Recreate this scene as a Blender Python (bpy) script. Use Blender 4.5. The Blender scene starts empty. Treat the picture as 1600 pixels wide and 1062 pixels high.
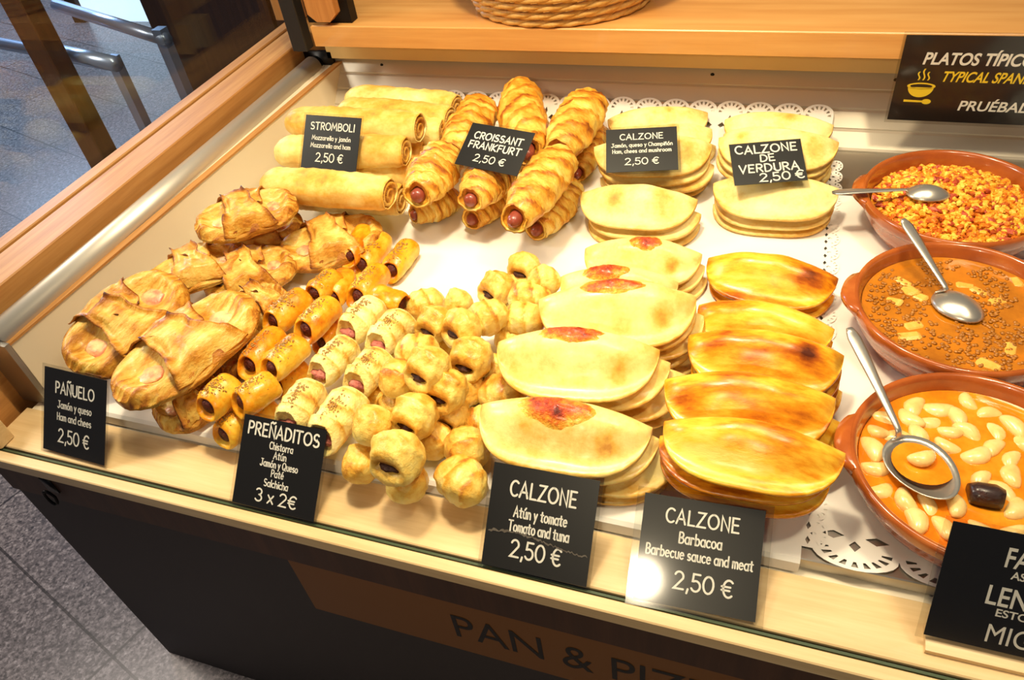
import bpy, math, random
from mathutils import Vector, Matrix, noise, geometry
rnd = random.Random(7)
sc = bpy.context.scene
COL = sc.collection
PI = math.pi
TR = 0.67            # height of the tray above the floor (m)
EYE = 0.75           # camera above the tray

# ------------------------------------------------------------------ camera
R_ = Vector((0.94296598, 0.31341612, -0.11218509))
U_ = Vector((-0.13598614, 0.67027415, 0.72954803))
F_ = Vector((-0.30384688, 0.67268336, -0.67466597))
FPX = 1189.534
cam = bpy.data.cameras.new('camera')
cam.sensor_width = 36.0
cam.lens = 36.0 * FPX / 1600
cam.clip_start = 0.01
co = bpy.data.objects.new('camera', cam)
COL.objects.link(co)
M3 = Matrix((R_, U_, -F_)).transposed()
co.matrix_world = Matrix.Translation((0, 0, TR + EYE)) @ M3.to_4x4()
sc.camera = co

# ------------------------------------------------------------------ view, world, lights
sc.view_settings.view_transform = 'Standard'
sc.view_settings.look = 'None'
sc.view_settings.gamma = 1
sc.view_settings.use_curve_mapping = False
sc.view_settings.exposure = 0.0
w = bpy.data.worlds.new('world')
sc.world = w
w.use_nodes = True
w.node_tree.nodes['Background'].inputs[0].default_value = (0.55, 0.62, 0.85, 1)
w.node_tree.nodes['Background'].inputs[1].default_value = 0.10

def lamp(name, kind, loc, energy, color, size, target=None, size_y=None, spot=None):
    l = bpy.data.lights.new(name, kind)
    l.energy = energy
    l.color = color
    if kind == 'AREA':
        l.size = size
        if size_y:
            l.shape = 'RECTANGLE'
            l.size_y = size_y
    else:
        l.shadow_soft_size = size
    if kind == 'SPOT':
        l.spot_size = spot
        l.spot_blend = 0.9
    o = bpy.data.objects.new(name, l)
    COL.objects.link(o)
    o.location = loc
    if target is not None:
        d = Vector(target) - Vector(loc)
        o.rotation_euler = d.to_track_quat('-Z', 'Y').to_euler()
    return o
WARM = (1.0, 0.83, 0.56)
lamp('spot_lamp_front', 'SPOT', (-0.14, -0.82, TR + 1.17), 30, WARM, 0.045, (0.0, 0.7, TR), spot=1.3)
lamp('spot_lamp_middle', 'SPOT', (-0.40, 0.72, TR + 1.45), 80, WARM, 0.08, (-0.40, 1.0, TR), spot=1.45)
lamp('spot_lamp_right', 'SPOT', (0.45, 0.60, TR + 1.5), 30, WARM, 0.08, (0.22, 0.9, TR), spot=1.5)
lamp('ceiling_strip', 'AREA', (-0.2, 0.9, TR + 1.7), 22, (1.0, 0.85, 0.6), 1.6, (-0.2, 0.9, TR), 0.4)
lamp('window_daylight', 'AREA', (-4.6, 3.6, 2.2), 150, (0.45, 0.66, 1.0), 1.4, (-3.2, 2.6, 0.0), 1.2)
lamp('floor_fill', 'AREA', (-2.1, 0.5, TR + 1.2), 26, (1.0, 0.88, 0.76), 0.5, (-1.3, 0.2, 0.0))  # unseen fill light, added to brighten the floor left of the case

# ------------------------------------------------------------------ helpers
def PX(px, py, h=0.0):
    """point of the place seen at photo pixel (px,py) at height h above the tray"""
    d = R_ * ((px - 800) / FPX) - U_ * ((py - 531) / FPX) + F_
    t = (h - EYE) / d.z
    return Vector((0, 0, TR + EYE)) + d * t

def tag(o, label=None, cat=None, group=None, kind=None):
    if label: o['label'] = label
    if cat: o['category'] = cat
    if group: o['group'] = group
    if kind: o['kind'] = kind
    return o

def link(name, me, mat=None, parent=None, loc=None):
    o = bpy.data.objects.new(name, me)
    COL.objects.link(o)
    if mat is not None and me is not None and not me.materials:
        me.materials.append(mat)
    if parent is not None: o.parent = parent
    if loc is not None: o.location = loc
    return o

def empty(name, loc=(0, 0, 0), mat=None):
    o = bpy.data.objects.new(name, None)
    o.empty_display_size = 0.03
    COL.objects.link(o)
    if mat is not None: o.matrix_world = mat
    else: o.location = loc
    return o

def mk(verts, faces, bake=None, smooth=True, name='mesh'):
    me = bpy.data.meshes.new(name)
    me.from_pydata([tuple(v) for v in verts], [], faces)
    if smooth:
        me.polygons.foreach_set('use_smooth', [True] * len(me.polygons))
    if bake is not None:
        a = me.attributes.new('bake', 'FLOAT', 'POINT')
        a.data.foreach_set('value', [float(b) for b in bake])
    me.update()
    return me

class MB:
    def __init__(s):
        s.v = []; s.f = []
    def add(s, vs, fs):
        b = len(s.v)
        s.v += [Vector(v) for v in vs]
        s.f += [tuple(i + b for i in f) for f in fs]
        return s
    def box(s, x0, x1, y0, y1, z0, z1, bev=0.0):
        if bev <= 0:
            vs = [(x, y, z) for z in (z0, z1) for y in (y0, y1) for x in (x0, x1)]
            s.add(vs, [(0, 2, 3, 1), (4, 5, 7, 6), (0, 1, 5, 4), (2, 6, 7, 3), (0, 4, 6, 2), (1, 3, 7, 5)])
        else:
            b = bev
            vs = []
            for z in (z0, z1):
                zi = z + (b if z == z0 else -b)
                q = [(x0 + b, y0 + b), (x1 - b, y0 + b), (x1 - b, y1 - b), (x0 + b, y1 - b)]
                vs += [(x, y, z) for x, y in q]
                vs += [(x0, y0 + b, zi), (x0 + b, y0, zi), (x1 - b, y0, zi), (x1, y0 + b, zi), (x1, y1 - b, zi), (x1 - b, y1, zi), (x0 + b, y1, zi), (x0, y1 - b, zi)]
            f = [(3, 2, 1, 0), (12, 13, 14, 15)]
            for o, fl in ((0, False), (12, True)):
                t = o; r = o + 4
                loc = [(t, t + 1, r + 2, r + 1), (t + 1, t + 2, r + 4, r + 3), (t + 2, t + 3, r + 6, r + 5), (t + 3, t, r, r + 7),
                       (t, r + 1, r), (t + 1, r + 3, r + 2), (t + 2, r + 5, r + 4), (t + 3, r + 7, r + 6)]
                f += [tuple(reversed(q)) if fl else q for q in loc]
            for i in range(8):
                j = (i + 1) % 8
                f.append((4 + i, 4 + j, 16 + j, 16 + i))
            s.add(vs, f)
        return s
    def tube(s, pts, rad, n=10, cap=True):
        pts = [Vector(p) for p in pts]
        m = len(pts)
        rad = rad if isinstance(rad, (list, tuple)) else [rad] * m
        vs = []
        up = None
        for i, p in enumerate(pts):
            t = (pts[min(i + 1, m - 1)] - pts[max(i - 1, 0)]).normalized()
            if up is None:
                up = Vector((0, 0, 1)) if abs(t.z) < 0.9 else Vector((1, 0, 0))
            a = t.cross(up).normalized()
            up = a.cross(t).normalized()
            for k in range(n):
                an = 2 * PI * k / n
                vs.append(p + (a * math.cos(an) + up * math.sin(an)) * rad[i])
        fs = []
        for i in range(m - 1):
            for k in range(n):
                l = (k + 1) % n
                fs.append((i * n + k, i * n + l, (i + 1) * n + l, (i + 1) * n + k))
        if cap:
            fs.append(tuple(reversed(range(n))))
            fs.append(tuple(range((m - 1) * n, m * n)))
        return s.add(vs, fs)
    def lathe(s, prof, n=64, c=(0, 0, 0)):
        vs = []; fs = []
        m = len(prof)
        for k in range(n):
            a = 2 * PI * k / n
            for r, z in prof:
                vs.append((c[0] + r * math.cos(a), c[1] + r * math.sin(a), c[2] + z))
        for k in range(n):
            l = (k + 1) % n
            for i in range(m - 1):
                fs.append((k * m + i, l * m + i, l * m + i + 1, k * m + i + 1))
        return s.add(vs, fs)
    def ellipsoid(s, c, r, rot=None, nu=10, nv=6, bump=0, seed=0):
        vs = []; fs = []
        c = Vector(c)
        for j in range(nv + 1):
            ph = PI * j / nv
            for i in range(nu):
                th = 2 * PI * i / nu
                d = Vector((math.sin(ph) * math.cos(th), math.sin(ph) * math.sin(th), math.cos(ph)))
                k = 1 + (bump * noise.noise(d * 1.7 + Vector((seed * 3.1, seed, 0))) if bump else 0)
                p = Vector((d.x * r[0], d.y * r[1], d.z * r[2])) * k
                if rot is not None: p = rot @ p
                vs.append(c + p)
        for j in range(nv):
            for i in range(nu):
                l = (i + 1) % nu
                fs.append((j * nu + i, (j + 1) * nu + i, (j + 1) * nu + l, j * nu + l))
        return s.add(vs, fs)
    def mesh(s, smooth=False, bake=None):
        return mk(s.v, s.f, bake, smooth)

def dupe(root, mw, label, group=None):
    """copy of a thing with copies of its parts"""
    c = root.copy()
    COL.objects.link(c)
    c.matrix_world = mw
    c['label'] = label
    if group: c['group'] = group
    for ch in KIDS.get(root.name, []):
        d = ch.copy()
        COL.objects.link(d)
        d.parent = c
    return c
KIDS = {}

def smooth01(a, b, x):
    t = max(0.0, min(1.0, (x - a) / (b - a)))
    return t * t * (3 - 2 * t)
def nz(x, y, z, s=1.0, o=0.0):
    return noise.noise(Vector((x * s + o, y * s + o * 1.7, z * s - o)))

def frame(a, b, up=(0, 0, 1), tilt=0.0, roll=0.0, org=None):
    """matrix with local x from a to b"""
    a = Vector(a); b = Vector(b)
    x = (b - a).normalized()
    z = Vector(up)
    y = z.cross(x).normalized()
    z = x.cross(y).normalized()
    m = Matrix((x, y, z)).transposed().to_4x4()
    m = Matrix.Translation(org if org is not None else (a + b) / 2) @ m
    if tilt: m = m @ Matrix.Rotation(math.radians(tilt), 4, 'X')
    return m

# ------------------------------------------------------------------ materials
def lin(c):
    def f(v):
        v /= 255.0
        return v / 12.92 if v <= 0.04045 else ((v + 0.055) / 1.055) ** 2.4
    return (f(c[0]), f(c[1]), f(c[2]), 1.0)

class NT:
    def __init__(s, name):
        s.m = bpy.data.materials.new(name)
        s.m.use_nodes = True
        s.n = s.m.node_tree.nodes
        s.l = s.m.node_tree.links
        s.b = s.n['Principled BSDF']
    def add(s, t, **k):
        n = s.n.new(t)
        for a, v in k.items(): setattr(n, a, v)
        return n
    def lk(s, a, b): s.l.new(a, b)
    def coords(s, scale=(1, 1, 1), rand=True):
        tc = s.add('ShaderNodeTexCoord')
        mp = s.add('ShaderNodeMapping')
        mp.inputs['Scale'].default_value = scale
        s.lk(tc.outputs['Object'], mp.inputs['Vector'])
        if rand:
            oi = s.add('ShaderNodeObjectInfo')
            mu = s.add('ShaderNodeMath', operation='MULTIPLY')
            mu.inputs[1].default_value = 37.0
            s.lk(oi.outputs['Random'], mu.inputs[0])
            cb = s.add('ShaderNodeCombineXYZ')
            for i in range(3): s.lk(mu.outputs[0], cb.inputs[i])
            s.lk(cb.outputs[0], mp.inputs['Location'])
        return mp.outputs['Vector']
    def noise(s, vec, scale, detail=3, rough=0.55):
        n = s.add('ShaderNodeTexNoise')
        n.inputs['Scale'].default_value = scale
        n.inputs['Detail'].default_value = detail
        n.inputs['Roughness'].default_value = rough
        s.lk(vec, n.inputs['Vector'])
        return n.outputs['Fac']
    def ramp(s, fac, stops):
        r = s.add('ShaderNodeValToRGB')
        e = r.color_ramp.elements
        while len(e) < len(stops): e.new(0.5)
        for i, (p, c) in enumerate(stops):
            e[i].position = p
            e[i].color = lin(c)
        s.lk(fac, r.inputs['Fac'])
        return r.outputs['Color']
    def math(s, op, a, b=None, c=None):
        m = s.add('ShaderNodeMath', operation=op)
        for i, v in enumerate((a, b, c)):
            if v is None: continue
            if isinstance(v, (int, float)): m.inputs[i].default_value = v
            else: s.lk(v, m.inputs[i])
        return m.outputs[0]
    def bump(s, h, strength, dist):
        b = s.add('ShaderNodeBump')
        b.inputs['Strength'].default_value = strength
        b.inputs['Distance'].default_value = dist
        s.lk(h, b.inputs['Height'])
        s.lk(b.outputs['Normal'], s.b.inputs['Normal'])
    def set(s, **k):
        for a, v in k.items():
            s.b.inputs[a.replace('_', ' ')].default_value = v
        return s

def plain(name, c, rough=0.5, metal=0.0, spec=0.5, coat=0.0):
    t = NT(name)
    t.b.inputs['Base Color'].default_value = lin(c)
    t.set(Roughness=rough, Metallic=metal)
    t.b.inputs['Specular IOR Level'].default_value = spec
    t.b.inputs['Coat Weight'].default_value = coat
    return t.m

def dough(name, stops, amp=0.5, scale=18, rough=0.5, coat=0.0, stretch=(1, 1, 1), bump=0.25, fine=160, spec=0.35, bk=1.0, base=0.36):
    """baked dough: noise patches plus the mesh's own 'bake' browning"""
    t = NT(name)
    v = t.coords(stretch)
    n1 = t.noise(v, scale, 4, 0.6)
    n3 = t.noise(v, scale * 3.3, 5, 0.65)
    n2 = t.noise(v, fine, 4, 0.65)
    at = t.add('ShaderNodeAttribute', attribute_name='bake')
    f = t.math('MULTIPLY_ADD', n1, amp * 2, -amp + base)
    f = t.math('ADD', f, t.math('MULTIPLY_ADD', n3, amp * 0.9, -amp * 0.45))
    f = t.math('ADD', f, t.math('MULTIPLY', at.outputs['Fac'], bk))
    f = t.math('ADD', f, t.math('MULTIPLY_ADD', n2, 0.22, -0.11))
    t.lk(t.ramp(f, stops), t.b.inputs['Base Color'])
    t.set(Roughness=rough)
    t.b.inputs['Specular IOR Level'].default_value = spec
    t.b.inputs['Coat Weight'].default_value = coat
    t.b.inputs['Coat Roughness'].default_value = 0.22
    hh = t.math('ADD', t.math('MULTIPLY', n2, 0.45), t.math('ADD', t.math('MULTIPLY', n3, 0.5), n1))
    t.bump(hh, min(1.0, bump * 1.7), 0.004)
    return t.m

def wood(name, a, b, c, rough=0.42, along='X', scale=1.0, coat=0.0):
    t = NT(name)
    st = {'X': (1.2, 22, 22), 'Y': (22, 1.2, 22), 'Z': (22, 22, 1.2)}[along]
    v = t.coords(tuple(q * scale for q in st), rand=False)
    n1 = t.noise(v, 2.2, 6, 0.62)
    n2 = t.noise(v, 9.0, 3, 0.6)
    f = t.math('ADD', t.math('MULTIPLY', n1, 0.75), t.math('MULTIPLY', n2, 0.25))
    t.lk(t.ramp(f, [(0.3, a), (0.5, b), (0.68, c)]), t.b.inputs['Base Color'])
    t.set(Roughness=rough)
    t.b.inputs['Coat Weight'].default_value = coat
    t.bump(n1, 0.06, 0.002)
    return t.m

M = {}
M['pale'] = dough('pale_calzone_dough', [(0.0, (252, 240, 188)), (0.35, (248, 228, 150)), (0.6, (232, 184, 86)), (0.85, (182, 112, 40)), (1.0, (120, 62, 22))], amp=0.46, scale=13, rough=0.55, bump=0.14)
M['tomdough'] = dough('calzone_dough', [(0.0, (252, 236, 176)), (0.35, (248, 224, 138)), (0.6, (234, 180, 76)), (0.85, (188, 108, 34)), (1.0, (120, 58, 20))], amp=0.5, scale=12, rough=0.36, coat=0.25, bump=0.16)
M['glazed'] = dough('egg_glazed_dough', [(0.0, (250, 220, 110)), (0.3, (248, 196, 58)), (0.52, (230, 146, 22)), (0.75, (172, 84, 14)), (1.0, (84, 34, 10))], amp=0.75, scale=8, rough=0.32, coat=0.3, stretch=(1, 2.8, 1), bump=0.16, fine=60)
M['stromboli'] = dough('stromboli_dough', [(0.0, (252, 240, 186)), (0.32, (248, 222, 136)), (0.6, (232, 174, 68)), (0.85, (180, 104, 32)), (1.0, (120, 62, 22))], amp=0.62, scale=9, rough=0.5, bump=0.16, base=0.38)
M['croissant'] = dough('croissant_pastry', [(0.0, (252, 232, 150)), (0.3, (244, 202, 88)), (0.55, (224, 150, 40)), (0.8, (170, 92, 24)), (1.0, (104, 50, 16))], amp=0.6, scale=17, rough=0.4, coat=0.15, bump=0.5, stretch=(2.5, 1, 1), base=0.42)
M['puff'] = dough('puff_pastry', [(0.0, (248, 224, 146)), (0.28, (238, 196, 92)), (0.52, (214, 148, 48)), (0.78, (160, 90, 28)), (1.0, (92, 44, 14))], amp=0.62, scale=15, rough=0.38, coat=0.15, bump=0.6, stretch=(1, 2.6, 1))
M['orange'] = dough('paprika_stained_dough', [(0.0, (250, 226, 138)), (0.3, (248, 200, 66)), (0.55, (240, 156, 22)), (0.8, (204, 98, 10)), (1.0, (120, 46, 10))], amp=0.62, scale=22, rough=0.32, coat=0.3, bump=0.22, base=0.44)
M['flaky'] = dough('flaky_roll_pastry', [(0.0, (252, 240, 190)), (0.35, (248, 226, 140)), (0.6, (230, 178, 74)), (0.85, (180, 108, 34)), (1.0, (120, 62, 22))], amp=0.55, scale=24, rough=0.42, bump=0.6, coat=0.1, base=0.36)
M['bun'] = dough('golden_bun_pastry', [(0.0, (250, 234, 168)), (0.33, (246, 214, 112)), (0.58, (228, 168, 58)), (0.82, (176, 102, 32)), (1.0, (110, 54, 18))], amp=0.6, scale=24, rough=0.4, bump=0.45, coat=0.12, base=0.38)
M['sausage'] = plain('frankfurt_skin', (146, 66, 46), 0.35, coat=0.3)
M['chistorra'] = dough('chistorra_meat', [(0.0, (126, 46, 20)), (0.5, (84, 28, 14)), (1.0, (40, 14, 8))], amp=0.6, scale=120, rough=0.35, bump=0.5)
M['ham'] = dough('ham_filling', [(0.0, (236, 180, 150)), (0.5, (206, 120, 100)), (1.0, (140, 60, 50))], amp=0.6, scale=80, rough=0.4, bump=0.3)
M['hamcheese'] = dough('ham_and_cheese_filling', [(0.0, (246, 218, 160)), (0.4, (240, 200, 140)), (0.7, (226, 140, 104)), (1.0, (180, 84, 64))], amp=0.7, scale=30, rough=0.3, coat=0.3, bump=0.3)
M['darkfill'] = dough('dark_filling', [(0.0, (122, 66, 26)), (0.5, (84, 42, 18)), (1.0, (46, 22, 10))], amp=0.5, scale=90, rough=0.5, bump=0.4)
M['tomato'] = dough('baked_tomato_sauce', [(0.0, (250, 206, 84)), (0.3, (242, 156, 40)), (0.52, (226, 104, 30)), (0.78, (184, 62, 24)), (1.0, (104, 34, 14))], amp=0.7, scale=60, rough=0.35, coat=0.3, bump=0.6, fine=220, base=.33)
M['seed'] = plain('sesame', (168, 128, 58), 0.5)
M['wood_front'] = wood('pale_oak_rail', (206, 170, 116), (224, 192, 138), (236, 208, 158), 0.4, 'X', 1.0, 0.15)
M['wood_side'] = wood('oak_side_rail', (168, 112, 54), (192, 136, 72), (208, 156, 90), 0.5, 'Y', 1.0, 0.0)
M['wood_shelf'] = wood('oak_shelf', (196, 134, 66), (212, 154, 84), (222, 168, 98), 0.35, 'X', 0.6, 0.25)
M['wood_post'] = wood('oak_post', (170, 108, 52), (190, 128, 66), (204, 144, 82), 0.4, 'Z')
M['wood_dark'] = wood('dark_and_shaded_wood', (52, 30, 16), (66, 38, 20), (80, 48, 26), 0.5, 'Z')  # dark furniture wood; also carries the shade painted on the front apron
M['cream'] = plain('cream_painted_board', (240, 226, 196), 0.5)
M['apron'] = plain('beige_board', (222, 190, 126), 0.5)
M['charcoal'] = plain('charcoal_laminate', (46, 40, 38), 0.55)
M['band'] = plain('brown_sign_band', (122, 74, 22), 0.5)
M['black'] = plain('black_card', (26, 24, 22), 0.38)
M['blackmetal'] = plain('black_metal', (24, 22, 22), 0.4, 0.6)
M['bandblack'] = plain('black_letter_paint', (10, 9, 9), 0.5)
M['white_ink'] = plain('white_ink', (244, 240, 228), 0.5)
M['yellow_ink'] = plain('yellow_ink', (250, 216, 50), 0.5)
M['paper'] = plain('white_paper', (240, 236, 226), 0.7, spec=0.2)
M['steel'] = plain('brushed_steel', (176, 170, 160), 0.3, 0.85)
M['ribbed'] = plain('painted_steel_panel', (206, 196, 176), 0.35, 0.25)
M['alu'] = plain('satin_aluminium', (214, 206, 190), 0.42, 0.6)
M['spoon'] = plain('worn_spoon_steel', (206, 200, 186), 0.3, 0.8)
M['seal'] = plain('dark_rubber_seal', (28, 24, 22), 0.6)
M['wicker'] = dough('wicker', [(0.0, (232, 190, 112)), (0.5, (206, 152, 72)), (1.0, (140, 90, 36))], amp=0.5, scale=60, rough=0.45, bump=0.2)
M['bean'] = dough('white_bean', [(0.0, (250, 226, 166)), (0.5, (244, 204, 124)), (1.0, (230, 160, 76))], amp=0.4, scale=40, rough=0.25, coat=0.4, bump=0.05)
M['morcilla'] = dough('black_pudding', [(0.0, (74, 36, 22)), (0.5, (44, 20, 14)), (1.0, (20, 10, 8))], amp=0.6, scale=120, rough=0.25, coat=0.5, bump=0.5)
M['potato'] = dough('potato', [(0.0, (248, 206, 116)), (0.5, (238, 176, 76)), (1.0, (206, 130, 40))], amp=0.4, scale=40, rough=0.3, coat=0.3, bump=0.15)
M['lentil'] = dough('lentil', [(0.0, (196, 134, 50)), (0.5, (176, 112, 38)), (1.0, (126, 76, 26))], amp=0.7, scale=300, rough=0.3, bump=0.05)
M['crumb'] = dough('fried_crumbs', [(0.0, (250, 206, 84)), (0.4, (240, 164, 38)), (0.7, (214, 108, 20)), (1.0, (150, 60, 14))], amp=0.8, scale=55, rough=0.5, bump=0.3)
M['bacon'] = dough('fried_bacon', [(0.0, (224, 124, 78)), (0.5, (184, 72, 44)), (1.0, (110, 36, 24))], amp=0.6, scale=60, rough=0.4, coat=0.2, bump=0.3)

def clay(name):
    t = NT(name)
    v = t.coords()
    n = t.noise(v, 26, 4)
    t.lk(t.ramp(n, [(0.3, (150, 72, 24)), (0.55, (172, 88, 32)), (0.75, (188, 106, 44))]), t.b.inputs['Base Color'])
    t.set(Roughness=0.22)
    t.b.inputs['Coat Weight'].default_value = 0.6
    return t.m
M['clay'] = clay('glazed_terracotta')

def stew(name, stops, scale, rough=0.12):
    t = NT(name)
    v = t.coords()
    n = t.noise(v, scale, 5, 0.6)
    n2 = t.noise(v, scale * 6, 3, 0.6)
    f = t.math('ADD', t.math('MULTIPLY', n, 0.8), t.math('MULTIPLY', n2, 0.2))
    t.lk(t.ramp(f, stops), t.b.inputs['Base Color'])
    t.set(Roughness=rough)
    t.b.inputs['Coat Weight'].default_value = 0.5
    t.bump(f, 0.25, 0.006)
    return t.m
M['bean_broth'] = stew('orange_broth', [(0.3, (214, 96, 8)), (0.5, (238, 132, 16)), (0.7, (246, 168, 44))], 14)
M['lentil_broth'] = stew('lentil_broth', [(0.28, (150, 84, 16)), (0.5, (190, 116, 24)), (0.7, (222, 128, 26))], 16)

def granite(name):
    t = NT(name)
    tc = t.add('ShaderNodeTexCoord')
    v = tc.outputs['Object']
    n = t.noise(v, 75, 4, 0.75)
    n2 = t.noise(v, 5, 2)
    vo = t.add('ShaderNodeTexVoronoi')
    vo.inputs['Scale'].default_value = 190
    t.lk(v, vo.inputs['Vector'])
    f = t.math('ADD', t.math('MULTIPLY', n, 0.72), t.math('MULTIPLY', vo.outputs['Color'], 0.24))
    c1 = t.ramp(f, [(0.3, (46, 40, 40)), (0.46, (104, 94, 92)), (0.58, (146, 134, 130)), (0.72, (196, 184, 178))])
    mp = t.add('ShaderNodeMapping')
    mp.inputs['Rotation'].default_value = (0, 0, 0.3)
    t.lk(v, mp.inputs['Vector'])
    br = t.add('ShaderNodeTexBrick')
    br.offset = 0.0
    br.inputs['Scale'].default_value = 1.0
    br.inputs['Brick Width'].default_value = 0.6
    br.inputs['Row Height'].default_value = 0.4
    br.inputs['Mortar Size'].default_value = 0.003
    br.inputs['Color1'].default_value = (1, 1, 1, 1)
    br.inputs['Color2'].default_value = (0.86, 0.86, 0.86, 1)
    br.inputs['Mortar'].default_value = (0.22, 0.2, 0.19, 1)
    t.lk(mp.outputs[0], br.inputs['Vector'])
    mx = t.add('ShaderNodeMix', data_type='RGBA', blend_type='MULTIPLY')
    mx.inputs[0].default_value = 1.0
    t.lk(c1, mx.inputs[6]); t.lk(br.outputs['Color'], mx.inputs[7])
    t.lk(mx.outputs[2], t.b.inputs['Base Color'])
    t.set(Roughness=0.32)
    return t.m
M['granite'] = granite('speckled_granite')

def glass(name, tint=(0.97, 0.99, 0.98), ior=1.5, rough=0.0, boost=1.0):
    m = bpy.data.materials.new(name)
    m.use_nodes = True
    n = m.node_tree.nodes; l = m.node_tree.links
    n.remove(n['Principled BSDF'])
    tr = n.new('ShaderNodeBsdfTransparent')
    tr.inputs[0].default_value = (*tint, 1)
    gl = n.new('ShaderNodeBsdfGlossy')
    gl.inputs['Roughness'].default_value = rough
    lw = n.new('ShaderNodeLayerWeight')
    lw.inputs[0].default_value = 0.5
    pw = n.new('ShaderNodeMath'); pw.operation = 'POWER'; pw.inputs[1].default_value = 5.0
    l.new(lw.outputs['Facing'], pw.inputs[0])
    f0 = ((ior - 1) / (ior + 1)) ** 2
    fr = n.new('ShaderNodeMath'); fr.operation = 'MULTIPLY_ADD'
    fr.inputs[1].default_value = 1 - f0; fr.inputs[2].default_value = f0
    l.new(pw.outputs[0], fr.inputs[0])
    mx = n.new('ShaderNodeMixShader')
    l.new(fr.outputs[0], mx.inputs[0]); l.new(tr.outputs[0], mx.inputs[1]); l.new(gl.outputs[0], mx.inputs[2])
    l.new(mx.outputs[0], n['Material Output'].inputs[0])
    return m
M['glass'] = glass('clear_pane')
M['laminate'] = glass('clear_laminate', (0.9, 0.9, 0.88), 1.45, 0.09)
M['glass_edge'] = plain('green_glass_edge', (70, 84, 60), 0.2)

def emit(name, c, s):
    m = bpy.data.materials.new(name)
    m.use_nodes = True
    n = m.node_tree.nodes
    n.remove(n['Principled BSDF'])
    e = n.new('ShaderNodeEmission')
    e.inputs[0].default_value = lin(c); e.inputs[1].default_value = s
    m.node_tree.links.new(e.outputs[0], n['Material Output'].inputs[0])
    return m
M['daylight'] = emit('daylight_window', (200, 228, 255), 1.5)

# ------------------------------------------------------------------ setting: shop floor, walls, window
def plane(name, x0, x1, y0, y1, z, mat):
    o = link(name, mk([(x0, y0, z), (x1, y0, z), (x1, y1, z), (x0, y1, z)], [(0, 1, 2, 3)], smooth=False), mat)
    return tag(o, kind='structure')
plane('floor', -8.0, 3.0, -2.0, 7.0, 0.0, M['granite'])
M['shopwall'] = plain('grey_shop_wall', (96, 84, 74), 0.7)
tag(link('wall_left', MB().box(-8.1, -8.0, -2.0, 7.0, 0, 2.8).mesh(), M['shopwall']), kind='structure')
tag(link('wall_back', MB().box(-8.0, 3.0, 7.0, 7.1, 0, 2.8).mesh(), M['shopwall']), kind='structure')

# ------------------------------------------------------------------ the display case
XS, YF, YI, YB = -1.0, 0.383, 0.478, 1.375      # side wall, rail outer edge, rail inner edge, back wall
XR = 0.85
RZ = TR - 0.02                                   # top of the front rail
case = empty('display_case', (-0.1, 0.9, 0.0))
tag(case, 'wood-trimmed bakery display case with cream side wall and charcoal front', 'display case')
def part(name, me, mat, parent=None):
    p = parent if parent is not None else case
    o = link(name, me, mat)
    o.parent = p
    o.matrix_parent_inverse = Matrix.Translation(-case.location) if p is case else Matrix()
    return o
def wpart(name, me, mat, root):
    """part given in world coordinates under a root with any transform"""
    o = link(name, me, mat)
    o.parent = root
    bpy.context.view_layer.update()
    o.matrix_parent_inverse = root.matrix_world.inverted()
    return o
bpy.context.view_layer.update()
part('front_rail', MB().box(-1.03, XR, 0.407, YI, RZ - 0.05, RZ, 0.0015).box(-1.03, XR, YF, 0.399, RZ - 0.022, RZ, 0.0015).mesh(), M['wood_front'])
part('glass_channel', MB().box(-1.03, XR, 0.3985, 0.4075, RZ - 0.03, RZ - 0.007).mesh(), M['seal'])
part('glass_strip', MB().box(-1.02, XR, 0.4005, 0.4035, RZ - 0.008, RZ - 0.001).mesh(), M['glass_edge'])
part('front_apron', MB().box(-1.03, XR, 0.388, 0.4, RZ - 0.085, RZ - 0.022).mesh(), M['wood_dark'])  # rail's unlit front face, its shade put into the dark wood colour
part('front_panel', MB().box(-1.02, XR, 0.395, 0.41, 0.0, RZ - 0.05).mesh(), M['charcoal'])
part('side_panel', MB().box(-1.035, -1.02, 0.395, 1.5, 0.0, RZ - 0.02).mesh(), M['charcoal'])
part('deck', MB().box(-1.02, XR, 0.41, 1.5, RZ - 0.05, RZ - 0.001).mesh(), M['cream'])
sw = MB()
XB = -0.962                                      # the side wall runs slightly inwards to the back
def prism(mb, pts, z0, z1):
    n = len(pts)
    mb.add([(x, y, z0) for x, y in pts] + [(x, y, z1) for x, y in pts], [tuple(reversed(range(n))), tuple(range(n, 2 * n))] + [(i, (i + 1) % n, n + (i + 1) % n, n + i) for i in range(n)])
    return mb
part('side_wall', prism(sw, [(-1.02, 0.50), (XS, 0.50), (XB, 1.46), (-1.02, 1.46)], RZ, TR + 0.095).mesh(), M['cream'])
part('side_trim', prism(MB(), [(-1.012, 0.498), (XS + .002, 0.498), (XB + .002, 1.46), (-.974, 1.46)], TR + 0.0952, TR + 0.099).mesh(), M['wood_side'])
part('end_plate', MB().box(-1.055, XS + 0.002, 0.490, 0.4985, RZ, TR + 0.1).mesh(), M['steel'])
part('right_side_wall', MB().box(XR - 0.02, XR, 0.50, YB + 0.02, RZ, TR + 0.178).mesh(), M['cream'])
def yb(z): return 1.352 + 0.95 * z                # the back panel leans away
bw = MB()
prof = [(yb(0) , 0.0)]
for k in range(4):
    z0 = 0.004 + k * 0.026
    prof += [(yb(z0) - .0015, z0), (yb(z0 + .021) - .0015, z0 + .021), (yb(z0 + .0235) + .001, z0 + .0235)]
prof += [(yb(.108), .108), (1.50, .108), (1.50, -.02), (yb(0), -.02)]
xl, xr_ = -0.985, XR - 0.02
n = len(prof)
bw.add([(xl, y, TR + z) for y, z in prof] + [(xr_, y, TR + z) for y, z in prof], [tuple(range(n)), tuple(reversed(range(n, 2 * n)))] + [(i, n + i, n + (i + 1) % n, (i + 1) % n) for i in range(n)])
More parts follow.
